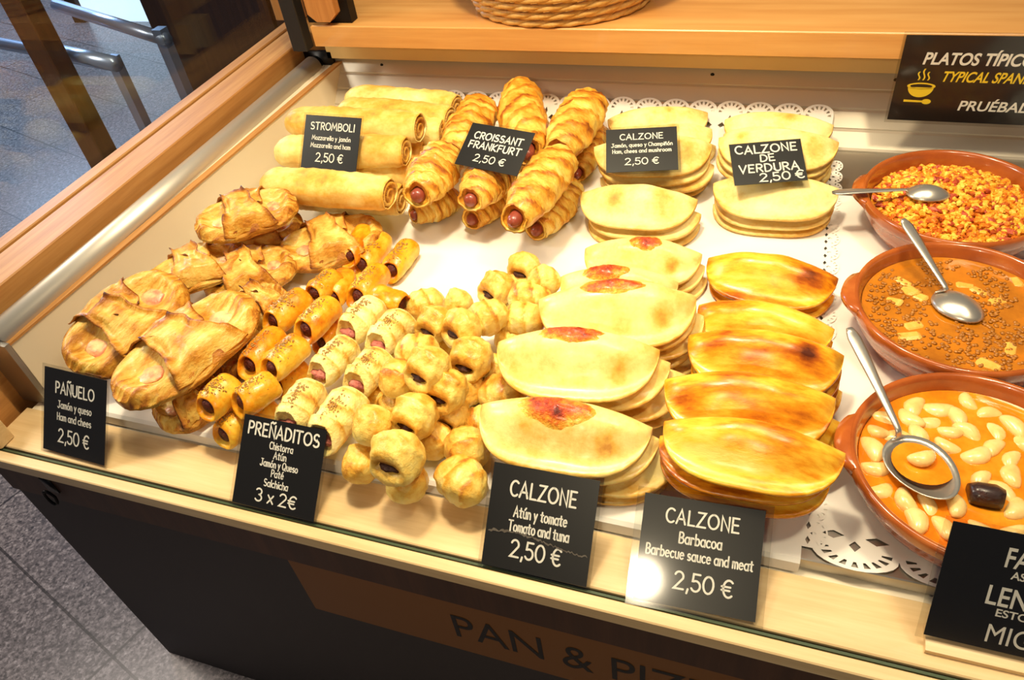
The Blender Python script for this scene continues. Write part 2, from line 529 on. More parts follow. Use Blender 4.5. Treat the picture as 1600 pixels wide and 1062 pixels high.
part('back_wall', bw.mesh(), M['ribbed'])
for x in (-0.86, -0.15, 0.17):
    sv = MB().lathe([(0, 0.002), (0.003, 0.0015), (0.004, 0)], 12)
    for v in sv.v: v.xyz = (x + v.x, yb(.094) - 0.001 - v.z, TR + 0.094 + v.y)
    part('screw', sv.mesh(), M['blackmetal'])
part('back_apron', MB().box(-0.985, XR - 0.02, 1.43, 1.50, TR + 0.111, TR + 0.1795).mesh(), M['apron'])
# side rail, light tube, glass pane
part('side_rail', MB().box(-1.118, -1.05, 0.47, 1.60, TR - 0.05, TR + 0.145, 0.002).mesh(), M['wood_side'])
part('rail_seam', MB().box(-1.123, -1.118, 0.47, 1.60, TR, TR + 0.14).mesh(), M['seal'])
part('outer_rail', MB().box(-1.152, -1.123, 0.45, 1.60, TR - 0.05, TR + 0.147, 0.002).mesh(), M['wood_side'])
part('side_rail_ledge', MB().box(-1.05, -1.02, 0.5, 1.46, TR + 0.03, TR + 0.078).mesh(), M['wood_side'])
tb = MB().tube([(-1.026, 0.5, TR + 0.099), (-1.018, 1.415, TR + 0.099)], 0.0215, 24)
part('light_tube', tb.mesh(True), M['alu'])
part('tube_socket', MB().tube([(-1.018, 1.415, TR + 0.099), (-1.018, 1.43, TR + 0.099)], 0.017, 16).box(-1.045, -0.975, 1.43, 1.44, TR + 0.075, TR + 0.125).mesh(True), M['blackmetal'])
part('glass_pane', MB().box(-1.162, -1.155, 0.47, 1.60, TR + 0.02, TR + 0.75).mesh(), M['glass'])
part('corner_block', MB().box(-1.118, -1.04, 0.40, 0.47, RZ - 0.03, TR + 0.06, 0.002).mesh(), M['wood_side'])
part('corner_cap', MB().box(-1.05, -1.0, 0.40, 0.425, RZ, TR + 0.018, 0.002).mesh(), M['wood_front'])
part('corner_post', MB().box(-1.178, -1.108, 1.545, 1.60, TR + 0.147, TR + 0.75, 0.002).mesh(), M['wood_post'])
part('post_seal', MB().box(-1.0, -0.965, 1.335, 1.365, TR + 0.165, TR + 0.75, 0.002).mesh(), M['seal'])
part('hinge_leaf', prism(MB(), [(-.948, 1.345), (-.848, 1.345), (-.848, 1.37), (-.948, 1.37)], TR + 0.2225, TR + 0.75).mesh(), M['blackmetal'])
hb = MB()
hp = [(-.915, .231), (-.885, .231), (-.868, .246), (-.868, .75), (-.932, .75), (-.932, .246)]
hb.add([(x, 1.325, TR + z) for x, z in hp] + [(x, 1.345, TR + z) for x, z in hp], [tuple(range(6)), tuple(reversed(range(6, 12)))] + [(i, 6 + i, 6 + (i + 1) % 6, (i + 1) % 6) for i in range(6)])
part('hinge_block', hb.mesh(), M['wood_post'])
# latch on the front
lt = MB().box(-0.94, -0.92, 0.386, 0.389, RZ - 0.06, RZ - 0.03)
ring = [(-0.93 + 0.006 * math.cos(a), 0.38 - 0.004 * math.sin(a * 0.5), RZ - 0.062 + 0.016 * math.sin(a)) for a in [2 * PI * k / 16 for k in range(17)]]
lt.tube(ring, 0.0022, 8, cap=False)
part('latch', lt.mesh(True), M['blackmetal'])

# ------------------------------------------------------------------ lettering
def arc(cx, cy, rx, ry, a0, a1, n=10):
    return [(cx + rx * math.cos(math.radians(a0 + (a1 - a0) * i / n)), cy + ry * math.sin(math.radians(a0 + (a1 - a0) * i / n))) for i in range(n + 1)]
G = {
 'A': [[(0, 0), (.34, 1), (.66, 0)], [(.1, .34), (.58, .34)]],
 'B': [[(.05, 0), (.05, 1)], [(.05, 1)] + arc(.3, .76, .24, .24, 90, -90, 8) + [(.05, .52)], [(.3, .52)] + arc(.3, .26, .3, .26, 90, -90, 8) + [(.05, 0)]],
 'C': [arc(.36, .5, .36, .5, 50, 310, 14)],
 'D': [[(.05, 0), (.05, 1)], [(.05, 1)] + arc(.2, .5, .45, .5, 90, -90, 12) + [(.05, 0)]],
 'E': [[(.5, 1), (.05, 1), (.05, 0), (.52, 0)], [(.05, .52), (.44, .52)]],
 'F': [[(.5, 1), (.05, 1), (.05, 0)], [(.05, .52), (.44, .52)]],
 'H': [[(.05, 0), (.05, 1)], [(.58, 0), (.58, 1)], [(.05, .5), (.58, .5)]],
 'I': [[(.08, 0), (.08, 1)]],
 'J': [[(.55, 1), (.55, .25)] + arc(.32, .25, .23, .25, 0, -160, 8), [(.3, 1), (.72, 1)]],
 'K': [[(.05, 0), (.05, 1)], [(.55, 1), (.06, .42), (.58, 0)]],
 'L': [[(.05, 1), (.05, 0), (.5, 0)]],
 'M': [[(0, 0), (.1, 1), (.4, .3), (.7, 1), (.8, 0)]],
 'N': [[(.05, 0), (.05, 1), (.58, 0), (.58, 1)]],
 'O': [arc(.38, .5, .38, .5, 90, 450, 18)],
 'P': [[(.05, 0), (.05, 1)], [(.05, 1)] + arc(.28, .73, .27, .27, 90, -90, 8) + [(.05, .46)]],
 'Q': [arc(.38, .5, .38, .5, 90, 450, 18), [(.45, .25), (.78, -.08)]],
 'R': [[(.05, 0), (.05, 1)], [(.05, 1)] + arc(.28, .74, .26, .26, 90, -90, 8) + [(.05, .48)], [(.25, .48), (.58, 0)]],
 'S': [arc(.3, .75, .25, .25, 40, 270, 9) + arc(.3, .25, .28, .25, 90, -140, 9)],
 'T': [[(0, 1), (.66, 1)], [(.33, 1), (.33, 0)]],
 'U': [[(.05, 1), (.05, .3)] + arc(.33, .3, .28, .3, 180, 360, 10) + [(.61, 1)]],
 'V': [[(0, 1), (.32, 0), (.64, 1)]],
 'Z': [[(.04, 1), (.58, 1), (0, 0), (.62, 0)]],
 'a': [arc(.25, .31, .25, .31, 60, 360, 12), [(.5, .62), (.5, 0)]],
 'b': [[(.04, 1), (.04, 0)], arc(.28, .31, .24, .31, 180, -180, 14)],
 'c': [arc(.26, .31, .26, .31, 50, 310, 12)],
 'd': [arc(.25, .31, .25, .31, 0, 360, 14), [(.5, 1), (.5, 0)]],
 'e': [[(.02, .33), (.5, .36)] + arc(.26, .31, .25, .31, 10, 315, 13)],
 'h': [[(.04, 1), (.04, 0)], [(.04, .4)] + arc(.25, .36, .2, .26, 160, 0, 8) + [(.46, 0)]],
 'i': [[(.05, .62), (.05, 0)], [(.05, .86), (.05, .9)]],
 'j': [[(.2, .62), (.2, -.12)] + arc(.04, -.12, .16, .18, 0, -120, 6), [(.2, .86), (.2, .9)]],
 'l': [[(.05, 1), (.05, 0)]],
 'm': [[(.04, .62), (.04, 0)], [(.04, .4)] + arc(.2, .4, .15, .22, 160, 0, 6) + [(.36, 0)], [(.36, .4)] + arc(.53, .4, .16, .22, 160, 0, 6) + [(.7, 0)]],
 'n': [[(.04, .62), (.04, 0)], [(.04, .4)] + arc(.25, .36, .2, .26, 160, 0, 8) + [(.46, 0)]],
 'o': [arc(.26, .31, .26, .31, 90, 450, 14)],
 'p': [[(.04, .62), (.04, -.32)], arc(.28, .31, .24, .31, 180, -180, 14)],
 'q': [arc(.25, .31, .25, .31, 0, 360, 14), [(.5, .62), (.5, -.32)]],
 'r': [[(.04, .62), (.04, 0)], [(.04, .36)] + arc(.24, .36, .18, .26, 160, 50, 5)],
 's': [arc(.2, .46, .17, .16, 40, 270, 7) + arc(.2, .15, .19, .15, 90, -140, 7)],
 't': [[(.2, .9), (.2, .12)] + arc(.32, .12, .12, .12, 180, 290, 4), [(0, .64), (.4, .64)]],
 'u': [[(.04, .62), (.04, .2)] + arc(.25, .22, .21, .22, 180, 360, 8) + [(.46, .62)], [(.46, .3), (.48, 0)]],
 'x': [[(0, .62), (.46, 0)], [(.46, .62), (0, 0)]],
 'y': [[(.02, .62), (.24, .06)], [(.46, .62), (.12, -.32)]],
 'z': [[(.02, .62), (.42, .62), (0, 0), (.44, 0)]],
 '0': [arc(.32, .48, .32, .48, 90, 450, 16)],
 '2': [arc(.28, .7, .27, .27, 160, -20, 9) + [(0, 0), (.6, 0)]],
 '3': [arc(.27, .74, .25, .24, 150, -80, 9), arc(.27, .25, .29, .26, 85, -150, 10)],
 '5': [[(.52, .97), (.1, .97), (.07, .56)] + arc(.27, .3, .29, .3, 120, -150, 12)],
 ',': [[(.1, .06), (.04, -.18)]],
 '\u20ac': [arc(.4, .48, .34, .48, 50, 310, 14), [(-.04, .58), (.5, .58)], [(-.04, .38), (.46, .38)]],
 '&': [[(.72, 0), (.18, .66)] + arc(.34, .8, .18, .2, 200, -30, 8) + arc(.28, .26, .28, .26, 110, 330, 9) + [(.72, .46)]],
}
ACC = {'\u00d1': ('N', '~'), '\u00f1': ('n', '~'), '\u00e1': ('a', '/'), '\u00e9': ('e', '/'), '\u00f3': ('o', '/'), '\u00fa': ('u', '/'), '\u00ed': ('i', '/')}
def stroke_text(mb, text, cx, cy, h, wt=0.13, align='C', slant=0.0, gap=0.2, wob=0.0, xs=1.0, w=None):
    """round-ended hand lettering, flat in the xy plane"""
    strokes = []; x = 0.0
    r2 = random.Random(text)
    for ch in text:
        if ch == ' ':
            x += 0.36; continue
        base, acc = ACC.get(ch, (ch, None))
        g = G[base]
        wd = max(p[0] for s in g for p in s)
        dy = r2.uniform(-wob, wob); rot = r2.uniform(-wob, wob)
        top = 1.16 if base.isupper() else 0.8
        gs = [list(s) for s in g]
        if acc == '~': gs.append([(wd * .12, top), (wd * .35, top + .1), (wd * .6, top), (wd * .88, top + .1)])
        if acc == '/': gs.append([(wd * .4, top), (wd * .75, top + .2)])
        for s in gs:
            strokes.append([(x + p[0] - rot * p[1], p[1] + dy + rot * p[0]) for p in s])
        x += wd + gap
    x -= gap
    if w: xs = w / (x * h)
    off = {'C': -x / 2, 'L': 0.0, 'R': -x}[align]
    r = wt / 2
    for s in strokes:
        pts = [Vector(((p[0] + off) * h * xs + slant * p[1] * h, p[1] * h, 0)) for p in s]
        rr = r * h
        # one continuous ribbon with mitred joints and round ends
        m = len(pts)
        L = []; Rr = []
        for i, p in enumerate(pts):
            d1 = (p - pts[i - 1]).normalized() if i else None
            d2 = (pts[i + 1] - p).normalized() if i < m - 1 else None
            closed = (pts[0] - pts[-1]).length < 1e-6
            if d1 is None: d1 = (pts[0] - pts[-2]).normalized() if closed else d2
            if d2 is None: d2 = (pts[1] - pts[0]).normalized() if closed else d1
            t = d1 + d2
            t = t.normalized() if t.length > 1e-6 else d1
            n = Vector((-t.y, t.x, 0))
            k = rr / max(0.45, n.dot(Vector((-d1.y, d1.x, 0))))
            L.append(p + n * k); Rr.append(p - n * k)
        base = Vector((cx, cy, 0))
        vs = [q + base for q in L] + [q + base for q in Rr]
        fs = [(i, m + i, m + i + 1, i + 1) for i in range(m - 1)]
        mb.add(vs, fs)
        for end, nb in ((pts[0], pts[1]), (pts[-1], pts[-2])):
            d = (end - nb).normalized()
            n = Vector((-d.y, d.x, 0))
            cap = [end + base + (n * math.cos(PI * k / 6) + d * math.sin(PI * k / 6)) * rr for k in range(7)]
            mb.add(cap, [tuple(reversed(range(7)))])
    return mb

def font_text(text, size, shear=0.0, bold=0.0, align='LEFT', xs=1.0):
    c = bpy.data.curves.new('t', 'FONT')
    c.body = text; c.size = size; c.shear = shear; c.offset = bold; c.align_x = align
    o = bpy.data.objects.new('t', c)
    COL.objects.link(o)
    bpy.context.view_layer.update()
    me = bpy.data.meshes.new_from_object(o.evaluated_get(bpy.context.evaluated_depsgraph_get()))
    me.materials.clear()
    bpy.data.objects.remove(o)
    if xs != 1.0:
        for v in me.vertices: v.co.x *= xs
    return me

# brown sign band with lettering on the case front
band = part('sign_band', MB().box(-0.55, XR, 0.392, 0.3955, TR - 0.245, TR - 0.105).mesh(), M['band'])
lm = font_text('PAN & PIZZA', 0.085, xs=0.78)
lo = link('lettering', lm, M['bandblack'])
bpy.context.view_layer.update()
lo.parent = band
lo.matrix_parent_inverse = band.matrix_world.inverted()
lo.location = (-0.325, 0.3915, TR - 0.204)
lo.rotation_euler = (PI / 2, 0, 0)

CARDS = []
def card(name, label, bl, br, height, up, lines, marg=(0.004, 0.004), icons=None):
    """laminated price card: clear sleeve, black card, lettering"""
    bl = Vector(bl); br = Vector(br); up = Vector(up).normalized()
    x = (br - bl); W = x.length; x.normalize()
    n = x.cross(up).normalized()
    up = n.cross(x).normalized()
    m = Matrix((x, up, n)).transposed().to_4x4()
    m.translation = (bl + br) / 2
    root = empty(name, mat=m)
    tag(root, label, 'price card', 'black price cards')
    mx, my = marg
    link('laminate_sleeve', MB().box(-W / 2 - mx, W / 2 + mx, -my, height + my, -0.0008, 0.0008).mesh(), M['laminate'], root)
    link('black_sheet', MB().box(-W / 2, W / 2, 0.0, height, -0.0005, 0.0005).mesh(), M['black'], root)
    groups = {}
    for ln in lines:
        kind, text, cx, cy, h = ln[:5]
        o = ln[5] if len(ln) > 5 else {}
        inkname = o.get('ink', 'white_ink')
        mb = MB(); groups[(inkname, len(groups))] = mb
        if kind == 'S':
            stroke_text(mb, text, cx * W, cy * height, h * height, **{k: (v * W if k == 'w' else v) for k, v in o.items() if k != 'ink'})
        else:
            me = font_text(text, h * height * 1.4, o.get('shear', 0), o.get('bold', 0), o.get('align', 'LEFT'), o.get('xs', 1.0))
            if 'wm' in o:
                x0 = min(v.co.x for v in me.vertices); k_ = o['wm'] / (max(v.co.x for v in me.vertices) - x0)
                for v in me.vertices: v.co.x = (v.co.x - x0) * k_
            mb.add([v.co + Vector((cx * W, cy * height, 0)) for v in me.vertices], [tuple(p.vertices) for p in me.polygons])
    for (ik, _), mb in groups.items():
        lo = link('lettering', mb.mesh(), M[ik], root)
        lo.location = (0, 0, 0.0007)
    if bl.z > TR + .05 and name == 'price_card': CARDS.append((root, [root.children[0].data]))
    return root

def card_px(name, label, tl, tr, br, bl, z0, lean, lines, marg=(0.004, 0.004), width=None):
    """card whose bottom edge is at height z0 and that leans back at the given angle from the horizontal"""
    BL = PX(*bl, z0); BR = PX(*br, z0)
    if width: BR = BL + (BR - BL).normalized() * width
    e = (BR - BL).normalized()
    n0 = Vector((0, 0, 1)).cross(e)
    th = math.radians(lean)
    up = Vector((0, 0, 1)) * math.sin(th) + n0 * math.cos(th)
    n = e.cross(up)
    O = Vector((0, 0, TR + EYE))
    hs = []
    for q, b0 in ((tl, BL), (tr, BR)):
        d = PX(q[0], q[1], 0) - O
        T = O + d * ((BL - O).dot(n) / d.dot(n))
        hs.append((T - BL).dot(up))
    h = hs[0] if width else sum(hs) / 2
    return card(name, label, BL, BR, h, up, lines, marg)
CB = -0.0155
card_px('price_card', 'black price card reading PA\u00d1UELO, at the left end of the wood rail', (97, 578), (193, 600), (163, 727), (68, 700), CB, 54, [
    ('S', 'PA\u00d1UELO', 0, .72, .13, dict(wt=.15, w=.62)), ('S', 'Jam\u00f3n y queso', 0, .545, .085, dict(wt=.14, w=.55)), ('S', 'Ham and chees', 0, .40, .085, dict(wt=.14, w=.55)), ('S', '2,50 \u20ac', 0, .14, .16, dict(wt=.12, w=.49))])
card_px('price_card', 'black price card reading PRE\u00d1ADITOS 3 x 2\u20ac, standing on the wood rail', (407, 651), (532, 677), (490, 815), (363, 783), CB, 45, [
    ('S', 'PRE\u00d1ADITOS', 0, .80, .135, dict(wt=.16, w=.86)), ('S', 'Chistorra', 0, .675, .078, dict(wt=.15, w=.28)), ('S', 'At\u00fan', 0, .575, .078, dict(wt=.15, w=.15)), ('S', 'Jam\u00f3n y Queso', 0, .475, .078, dict(wt=.15, w=.46)), ('S', 'Pat\u00e9', 0, .375, .078, dict(wt=.15, w=.15)), ('S', 'Salchicha', 0, .26, .078, dict(wt=.15, w=.29)), ('S', '3 x 2\u20ac', .02, .08, .14, dict(wt=.13, w=.49))])
ca = card_px('price_card', 'black price card reading CALZONE At\u00fan y tomate, with a pale crease across it', (779, 723), (948, 752), (916, 917), (752, 880), CB, 45, [
    ('S', 'CALZONE', 0, .71, .145, dict(wt=.14, w=.62)), ('S', 'At\u00fan y tomate', 0, .515, .1, dict(wt=.15, w=.5)), ('S', 'Tomato and tuna', 0, .375, .1, dict(wt=.15, w=.57)), ('S', '2,50 \u20ac', 0, .135, .165, dict(wt=.12, w=.47))])
cr = MB()
rr = random.Random(4)
pp = []
for i in range(61):
    t = i / 60
    pp.append((-0.058 + 0.116 * t, 0.040 - 0.004 * t + 0.0035 * math.sin(t * 5) + 0.0012 * rr.uniform(-1, 1), 0.0008 + 0.0009 * rr.random(), 0.0006 + .002 * abs(nz(t, 0, 0, 9))))
for i in range(60):
    a = pp[i]; c = pp[i + 1]
    cr.add([(a[0], a[1] - a[3], a[2]), (c[0], c[1] - c[3], c[2]), (c[0], c[1] + c[3], c[2]), (a[0], a[1] + a[3], a[2])], [(0, 1, 2, 3)])
M['crease_glint'] = plain('painted_crease_glint', (92, 84, 74), 0.35)  # grey strip paints the light reflected off the folded laminate
link('crease_glint', cr.mesh(), M['crease_glint'], ca)
card_px('price_card', 'black price card reading CALZONE Barbacoa, with a bright glare spot in its corner', (1024, 770), (1206, 801), (1180, 972), (989, 935), CB, 38, [
    ('S', 'CALZONE', 0, .76, .13, dict(wt=.14, w=.6)), ('S', 'Barbacoa', 0, .585, .1, dict(wt=.15, w=.35)), ('S', 'Barbecue sauce and meat', 0, .44, .095, dict(wt=.15, w=.88)), ('S', '2,50 \u20ac', .06, .17, .16, dict(wt=.12, w=.47))], marg=(0.008, 0.006))
card_px('price_card', 'black price card reading STROMBOLI, leaning on the pale rolls at the back', (489, 181), (576, 184), (556, 270), (470, 262), .092, 50, [
    ('S', 'STROMBOLI', 0, .74, .13, dict(wt=.16, w=.78)), ('S', 'Mozzarella y jam\u00f3n', 0, .55, .08, dict(wt=.17, w=.69)), ('S', 'Mozzarella and ham', 0, .41, .08, dict(wt=.17, w=.71)), ('S', '2,50 \u20ac', 0, .15, .16, dict(wt=.13, w=.48))])
card_px('price_card', 'black price card reading CROISSANT FRANKFURT, lying on the croissants', (752, 196), (844, 212), (806, 275), (712, 256), .105, 30, [
    ('S', 'CROISSANT', 0, .66, .15, dict(wt=.19, w=.76)), ('S', 'FRANKFURT', 0, .44, .15, dict(wt=.19, w=.82)), ('S', '2,50 \u20ac', 0, .15, .16, dict(wt=.14, w=.48))])
card_px('price_card', 'black price card reading CALZONE Jam\u00f3n queso y Champi\u00f1\u00f3n, leaning on pale calzones', (955, 203), (1062, 197), (1060, 265), (947, 270), .09, 26, [
    ('S', 'CALZONE', 0, .74, .13, dict(wt=.16, w=.6)), ('S', 'Jam\u00f3n, queso y Champi\u00f1\u00f3n', 0, .57, .085, dict(wt=.17, w=.86)), ('S', 'Ham, chees and mushroom', 0, .43, .085, dict(wt=.17, w=.82)), ('S', '2,50 \u20ac', 0, .16, .15, dict(wt=.14, w=.46))])
card_px('price_card', 'hand-lettered black price card reading CALZONE DE VERDURA', (1140, 226), (1250, 217), (1262, 281), (1148, 290), .085, 27, [
    ('S', 'CALZONE', 0, .74, .185, dict(wt=.18, wob=.05, w=.84)), ('S', 'DE', 0, .52, .16, dict(wt=.19, wob=.04, w=.2)), ('S', 'VERDURA', 0, .28, .18, dict(wt=.18, wob=.05, w=.82)), ('S', '2,50 \u20ac', .16, .05, .19, dict(wt=.16, wob=.05, w=.6))], marg=(0.001, 0.001))
cf = card_px('price_card', 'large black card listing the stews, starting FAB, on a wooden wedge', (1480, 812), (1740, 868), (1700, 1050), (1443, 990), -0.006, 66, [
    ('F', 'FABADA', -.21, .72, .165, dict(bold=.0004, wm=.068)), ('F', 'ASTURIANA', -.166, .63, .066, dict(bold=.0002, wm=.056)), ('F', 'LENTEJAS', -.25, .39, .165, dict(bold=.0004, wm=.085)), ('F', 'ESTOFADAS', -.185, .30, .066, dict(bold=.0002, wm=.062)), ('F', 'MIGAS', -.2, .065, .165, dict(wm=.062))], marg=(0.007, 0.004), width=.168)
b = (PX(1443, 990, -.006), PX(1700, 1050, -.006))
# wooden wedge that holds that card
wd = MB()
q0 = b[0]; xx = (b[1] - b[0]).normalized()
wx0, wx1 = q0.x + 0.003, q0.x + 0.19
wy0, wy1 = b[0].y - .012, b[0].y + .016
wd.add([(wx0, wy0, RZ), (wx1, wy0, RZ), (wx1, wy1, RZ), (wx0, wy1, RZ), (wx0, wy0, RZ + 0.006), (wx1, wy0, RZ + 0.006), (wx1, wy1, RZ + 0.0115), (wx0, wy1, RZ + 0.0115)],
       [(3, 2, 1, 0), (4, 5, 6, 7), (0, 1, 5, 4), (2, 3, 7, 6), (0, 4, 7, 3), (1, 2, 6, 5)])
tag(link('card_wedge', wd.mesh(), M['wood_front']), 'small pale wooden wedge under the large stew card on the rail', 'wedge')

# sign hanging on the shelf front
sr = card('hanging_sign', 'black sign reading PLATOS T\u00cdPICOS with a yellow bowl symbol, on the shelf edge', (0.157, 1.322, TR + 0.079), (0.397, 1.322, TR + 0.079), 0.142, (0, 0.02, 1), [
    ('F', 'PLATOS T\u00cdPICOS', -.365, .68, .135, dict(shear=.18, bold=.0007, wm=.167)), ('F', 'TYPICAL SPANISH', -.22, .485, .12, dict(shear=.3, bold=.0005, wm=.140, ink='yellow_ink')), ('F', 'PRU\u00c9BALOS', -.08, .15, .118, dict(shear=.14, bold=.0004, wm=.13))], marg=(0.004, 0.005))
sr['category'] = 'sign'
del sr['group']
ic = MB()
def poly(pts): ic.add([(x, y, 0) for x, y in pts], [tuple(range(len(pts)))])
cx, cy = -0.081, 0.058
poly([(cx + p[0] * .019, cy + p[1] * .017) for p in arc(0, 0, 1, 1, 180, 360, 16)])
pp = arc(0, 0, 1, 1, 0, 360, 24)
for i in range(24):
    a = pp[i]; c = pp[i + 1]
    ic.add([(cx + a[0] * .021, cy + .002 + a[1] * .0058, 0), (cx + c[0] * .021, cy + .002 + c[1] * .0058, 0), (cx + c[0] * .0165, cy + .002 + c[1] * .0035, 0), (cx + a[0] * .0165, cy + .002 + a[1] * .0035, 0)], [(0, 1, 2, 3)])
poly([(cx + .013 + .007 * math.cos(t), cy - .024 + .0045 * math.sin(t)) for t in [2 * PI * k / 16 for k in range(16)]])
poly([(cx - .021, cy - .0255), (cx + .008, cy - .0255), (cx + .008, cy - .0225), (cx - .021, cy - .0215)])
for dx in (-.007, 0, .007):
    hgt = .014 if dx else .019
    st = [(cx + dx + .0016 * math.sin(t * 2 * PI), cy + .012 + hgt * t) for t in [k / 8 for k in range(9)]]
    for i in range(8):
        a = st[i]; c = st[i + 1]; ww = .0011
        ic.add([(a[0] - ww, a[1], 0), (a[0] + ww, a[1], 0), (c[0] + ww, c[1], 0), (c[0] - ww, c[1], 0)], [(0, 1, 2, 3)])
io = link('bowl_symbol', ic.mesh(), M['yellow_ink'], sr)
io.location = (0, 0, 0.0007)

# ------------------------------------------------------------------ shelf and basket
sh = empty('wooden_shelf', (-0.1, 1.6, TR + 0.18))
tag(sh, 'honey-coloured wooden shelf above the back of the display', 'shelf')
so = link('board', MB().box(-0.836, 0.95, -0.27, 0.25, 0, 0.042, 0.002).mesh(), M['wood_shelf'], sh)
link('front_edging', MB().box(-0.836, 0.95, -0.272, -0.268, 0.001, 0.0405).mesh(), M['wood_shelf'], sh)

def basket(name, label, c, r0, r1, h, rows, rods):
    root = empty(name, c)
    tag(root, label, 'basket')
    st = MB()
    wv = MB()
    for k in range(rods):
        a = 2 * PI * k / rods
        st.tube([((r0 + (r1 - r0) * t) * math.cos(a), (r0 + (r1 - r0) * t) * math.sin(a) * .8, 0.004 + h * t) for t in (0, .33, .66, 1)], 0.003, 6)
    for r in range(rows):
        z = 0.008 + h * r / rows
        for k in range(rods):
            a0 = 2 * PI * (k + (r % 2) * .5) / rods
            da = 2 * PI / rods * 2.1
            pts = []; rad = []
            for i in range(9):
                t = i / 8
                a = a0 + da * t
                rr = r0 + (r1 - r0) * (z / h) + 0.007 * math.sin(PI * t) - 0.001
                zz = z - 0.006 + 0.011 * t
                pts.append((rr * math.cos(a), rr * math.sin(a) * .8, max(0.006, zz)))
                rad.append(0.0056 * (0.75 + 0.25 * math.sin(PI * t)))
            wv.tube(pts, rad, 7)
    fl = MB().lathe([(0, 0.0005), (r0, 0.004), (r0, 0.009), (0, 0.009)], 40)
    for v in fl.v: v.y *= .8
    link('stakes', st.mesh(True), M['wicker'], root)
    link('weave', wv.mesh(True), M['wicker'], root)
    link('base', fl.mesh(), M['wicker'], root)
    return root
basket('wicker_basket', 'golden wicker basket standing on the wooden shelf', (-0.447, 1.466, TR + 0.222), 0.16, 0.215, 0.13, 8, 26)

# ------------------------------------------------------------------ trays and paper
tray = link('steel_tray', MB().box(XB + 0.003, XR - 0.025, 0.486, 1.349, RZ + 0.001, TR - 0.0015, 0.0012).mesh(), M['steel'])
tag(tray, 'shallow stainless steel tray lining the floor of the display', 'tray')

def motif(m, d, dens=6, bf=.45):
    """one lace scallop: returns verts, tris; x 0..m, y 0..d outward"""
    af = 1 - bf
    out = [(0, 0), (m, 0), (m, d * bf)] + [(m / 2 + m / 2 * math.cos(a), d * bf + d * af * math.sin(a)) for a in [PI * k / 12 for k in range(1, 12)]] + [(0, d * bf)]
    holes = []
    for k in range(dens):
        a = PI * (k + .5) / dens
        wv = .09 * 6 / dens
        q = []
        hr = min(.55, bf)                       # fan of slits under the scallop
        for r_, s_ in ((.62, -.55), (.86, -1), (.86, 1), (.62, .55)):
            aa = a + s_ * wv * 1.6
            q.append((m / 2 + m / 2 * r_ * math.cos(aa), d * (bf - .12) + d * (af + .12) * r_ * math.sin(aa)))
        holes.append(q)
    for sx in (-1, 1):
        holes.append([(m / 2 + sx * m * .12, d * .2), (m / 2 + sx * m * .25, d * .12), (m / 2 + sx * m * .4, d * .22), (m / 2 + sx * m * .25, d * .32)])
    holes.append([(m / 2 - m * .07, d * .42), (m / 2, d * .30), (m / 2 + m * .07, d * .42), (m / 2, d * .56)])
    polys = [[Vector((x, y, 0)) for x, y in out]] + [[Vector((x, y, 0)) for x, y in h] for h in holes]
    tris = geometry.tessellate_polygon(polys)
    flat = [v for p in polys for v in p]
    return flat, tris
def lace(mb, p0, p1, outv, m, d, curl=None, dens=6, bf=.6):
    p0 = Vector(p0); p1 = Vector(p1); outv = Vector(outv).normalized()
    L = (p1 - p0).length
    n = max(1, round(L / m))
    mm = L / n
    fl, tr = motif(mm, d, dens, bf)
    ax = (p1 - p0).normalized()
    for k in range(n):
        mb.add([p0 + ax * (k * mm + v.x) + outv * v.y for v in fl], tr)
def sheet(mb, xs, prof):
    vs = [(x, y, z) for y, z in prof for x in xs]
    n = len(xs)
    fs = [(j * n + i, j * n + i + 1, (j + 1) * n + i + 1, (j + 1) * n + i) for j in range(len(prof) - 1) for i in range(n - 1)]
    mb.add(vs, fs)
def steps(a, b, n): return [a + (b - a) * i / n for i in range(n + 1)]
pz = TR + 0.0005
dl = MB()
xs = steps(-0.955, 0.075, 24)
sheet(dl, xs, [(0.479, RZ + 0.002), (0.4805, pz - 0.004), (0.485, pz)] + [(y, pz + 0.0006) for y in steps(0.5, 1.31, 14)] + [(1.33, pz + .003), (1.345, pz + .010), (1.356, pz + .020)])
lace(dl, (0.075, 1.31, pz + .0006), (0.075, 0.50, pz + .0006), (1, 0, 0.04), 0.036, 0.026)
lace(dl, (-0.70, 1.356, pz + .020), (0.075, 1.356, pz + .020), (0, 0.95, 1), 0.05, 0.06, dens=8, bf=.72)
tag(link('paper_doily', dl.mesh(), M['paper']), 'white lace-edged paper lining under the pastries', 'doily')
dr = MB()
sheet(dr, steps(0.085, 0.60, 12), [(y, pz - 0.0001) for y in steps(0.535, 1.20, 12)])
lace(dr, (0.085, 0.535, pz - .0001), (0.60, 0.535, pz - .0001), (0, -1, 0.03), 0.085, 0.052, dens=9)
tag(link('paper_doily', dr.mesh(), M['paper']), 'white lace paper doily under the terracotta bowls', 'doily')

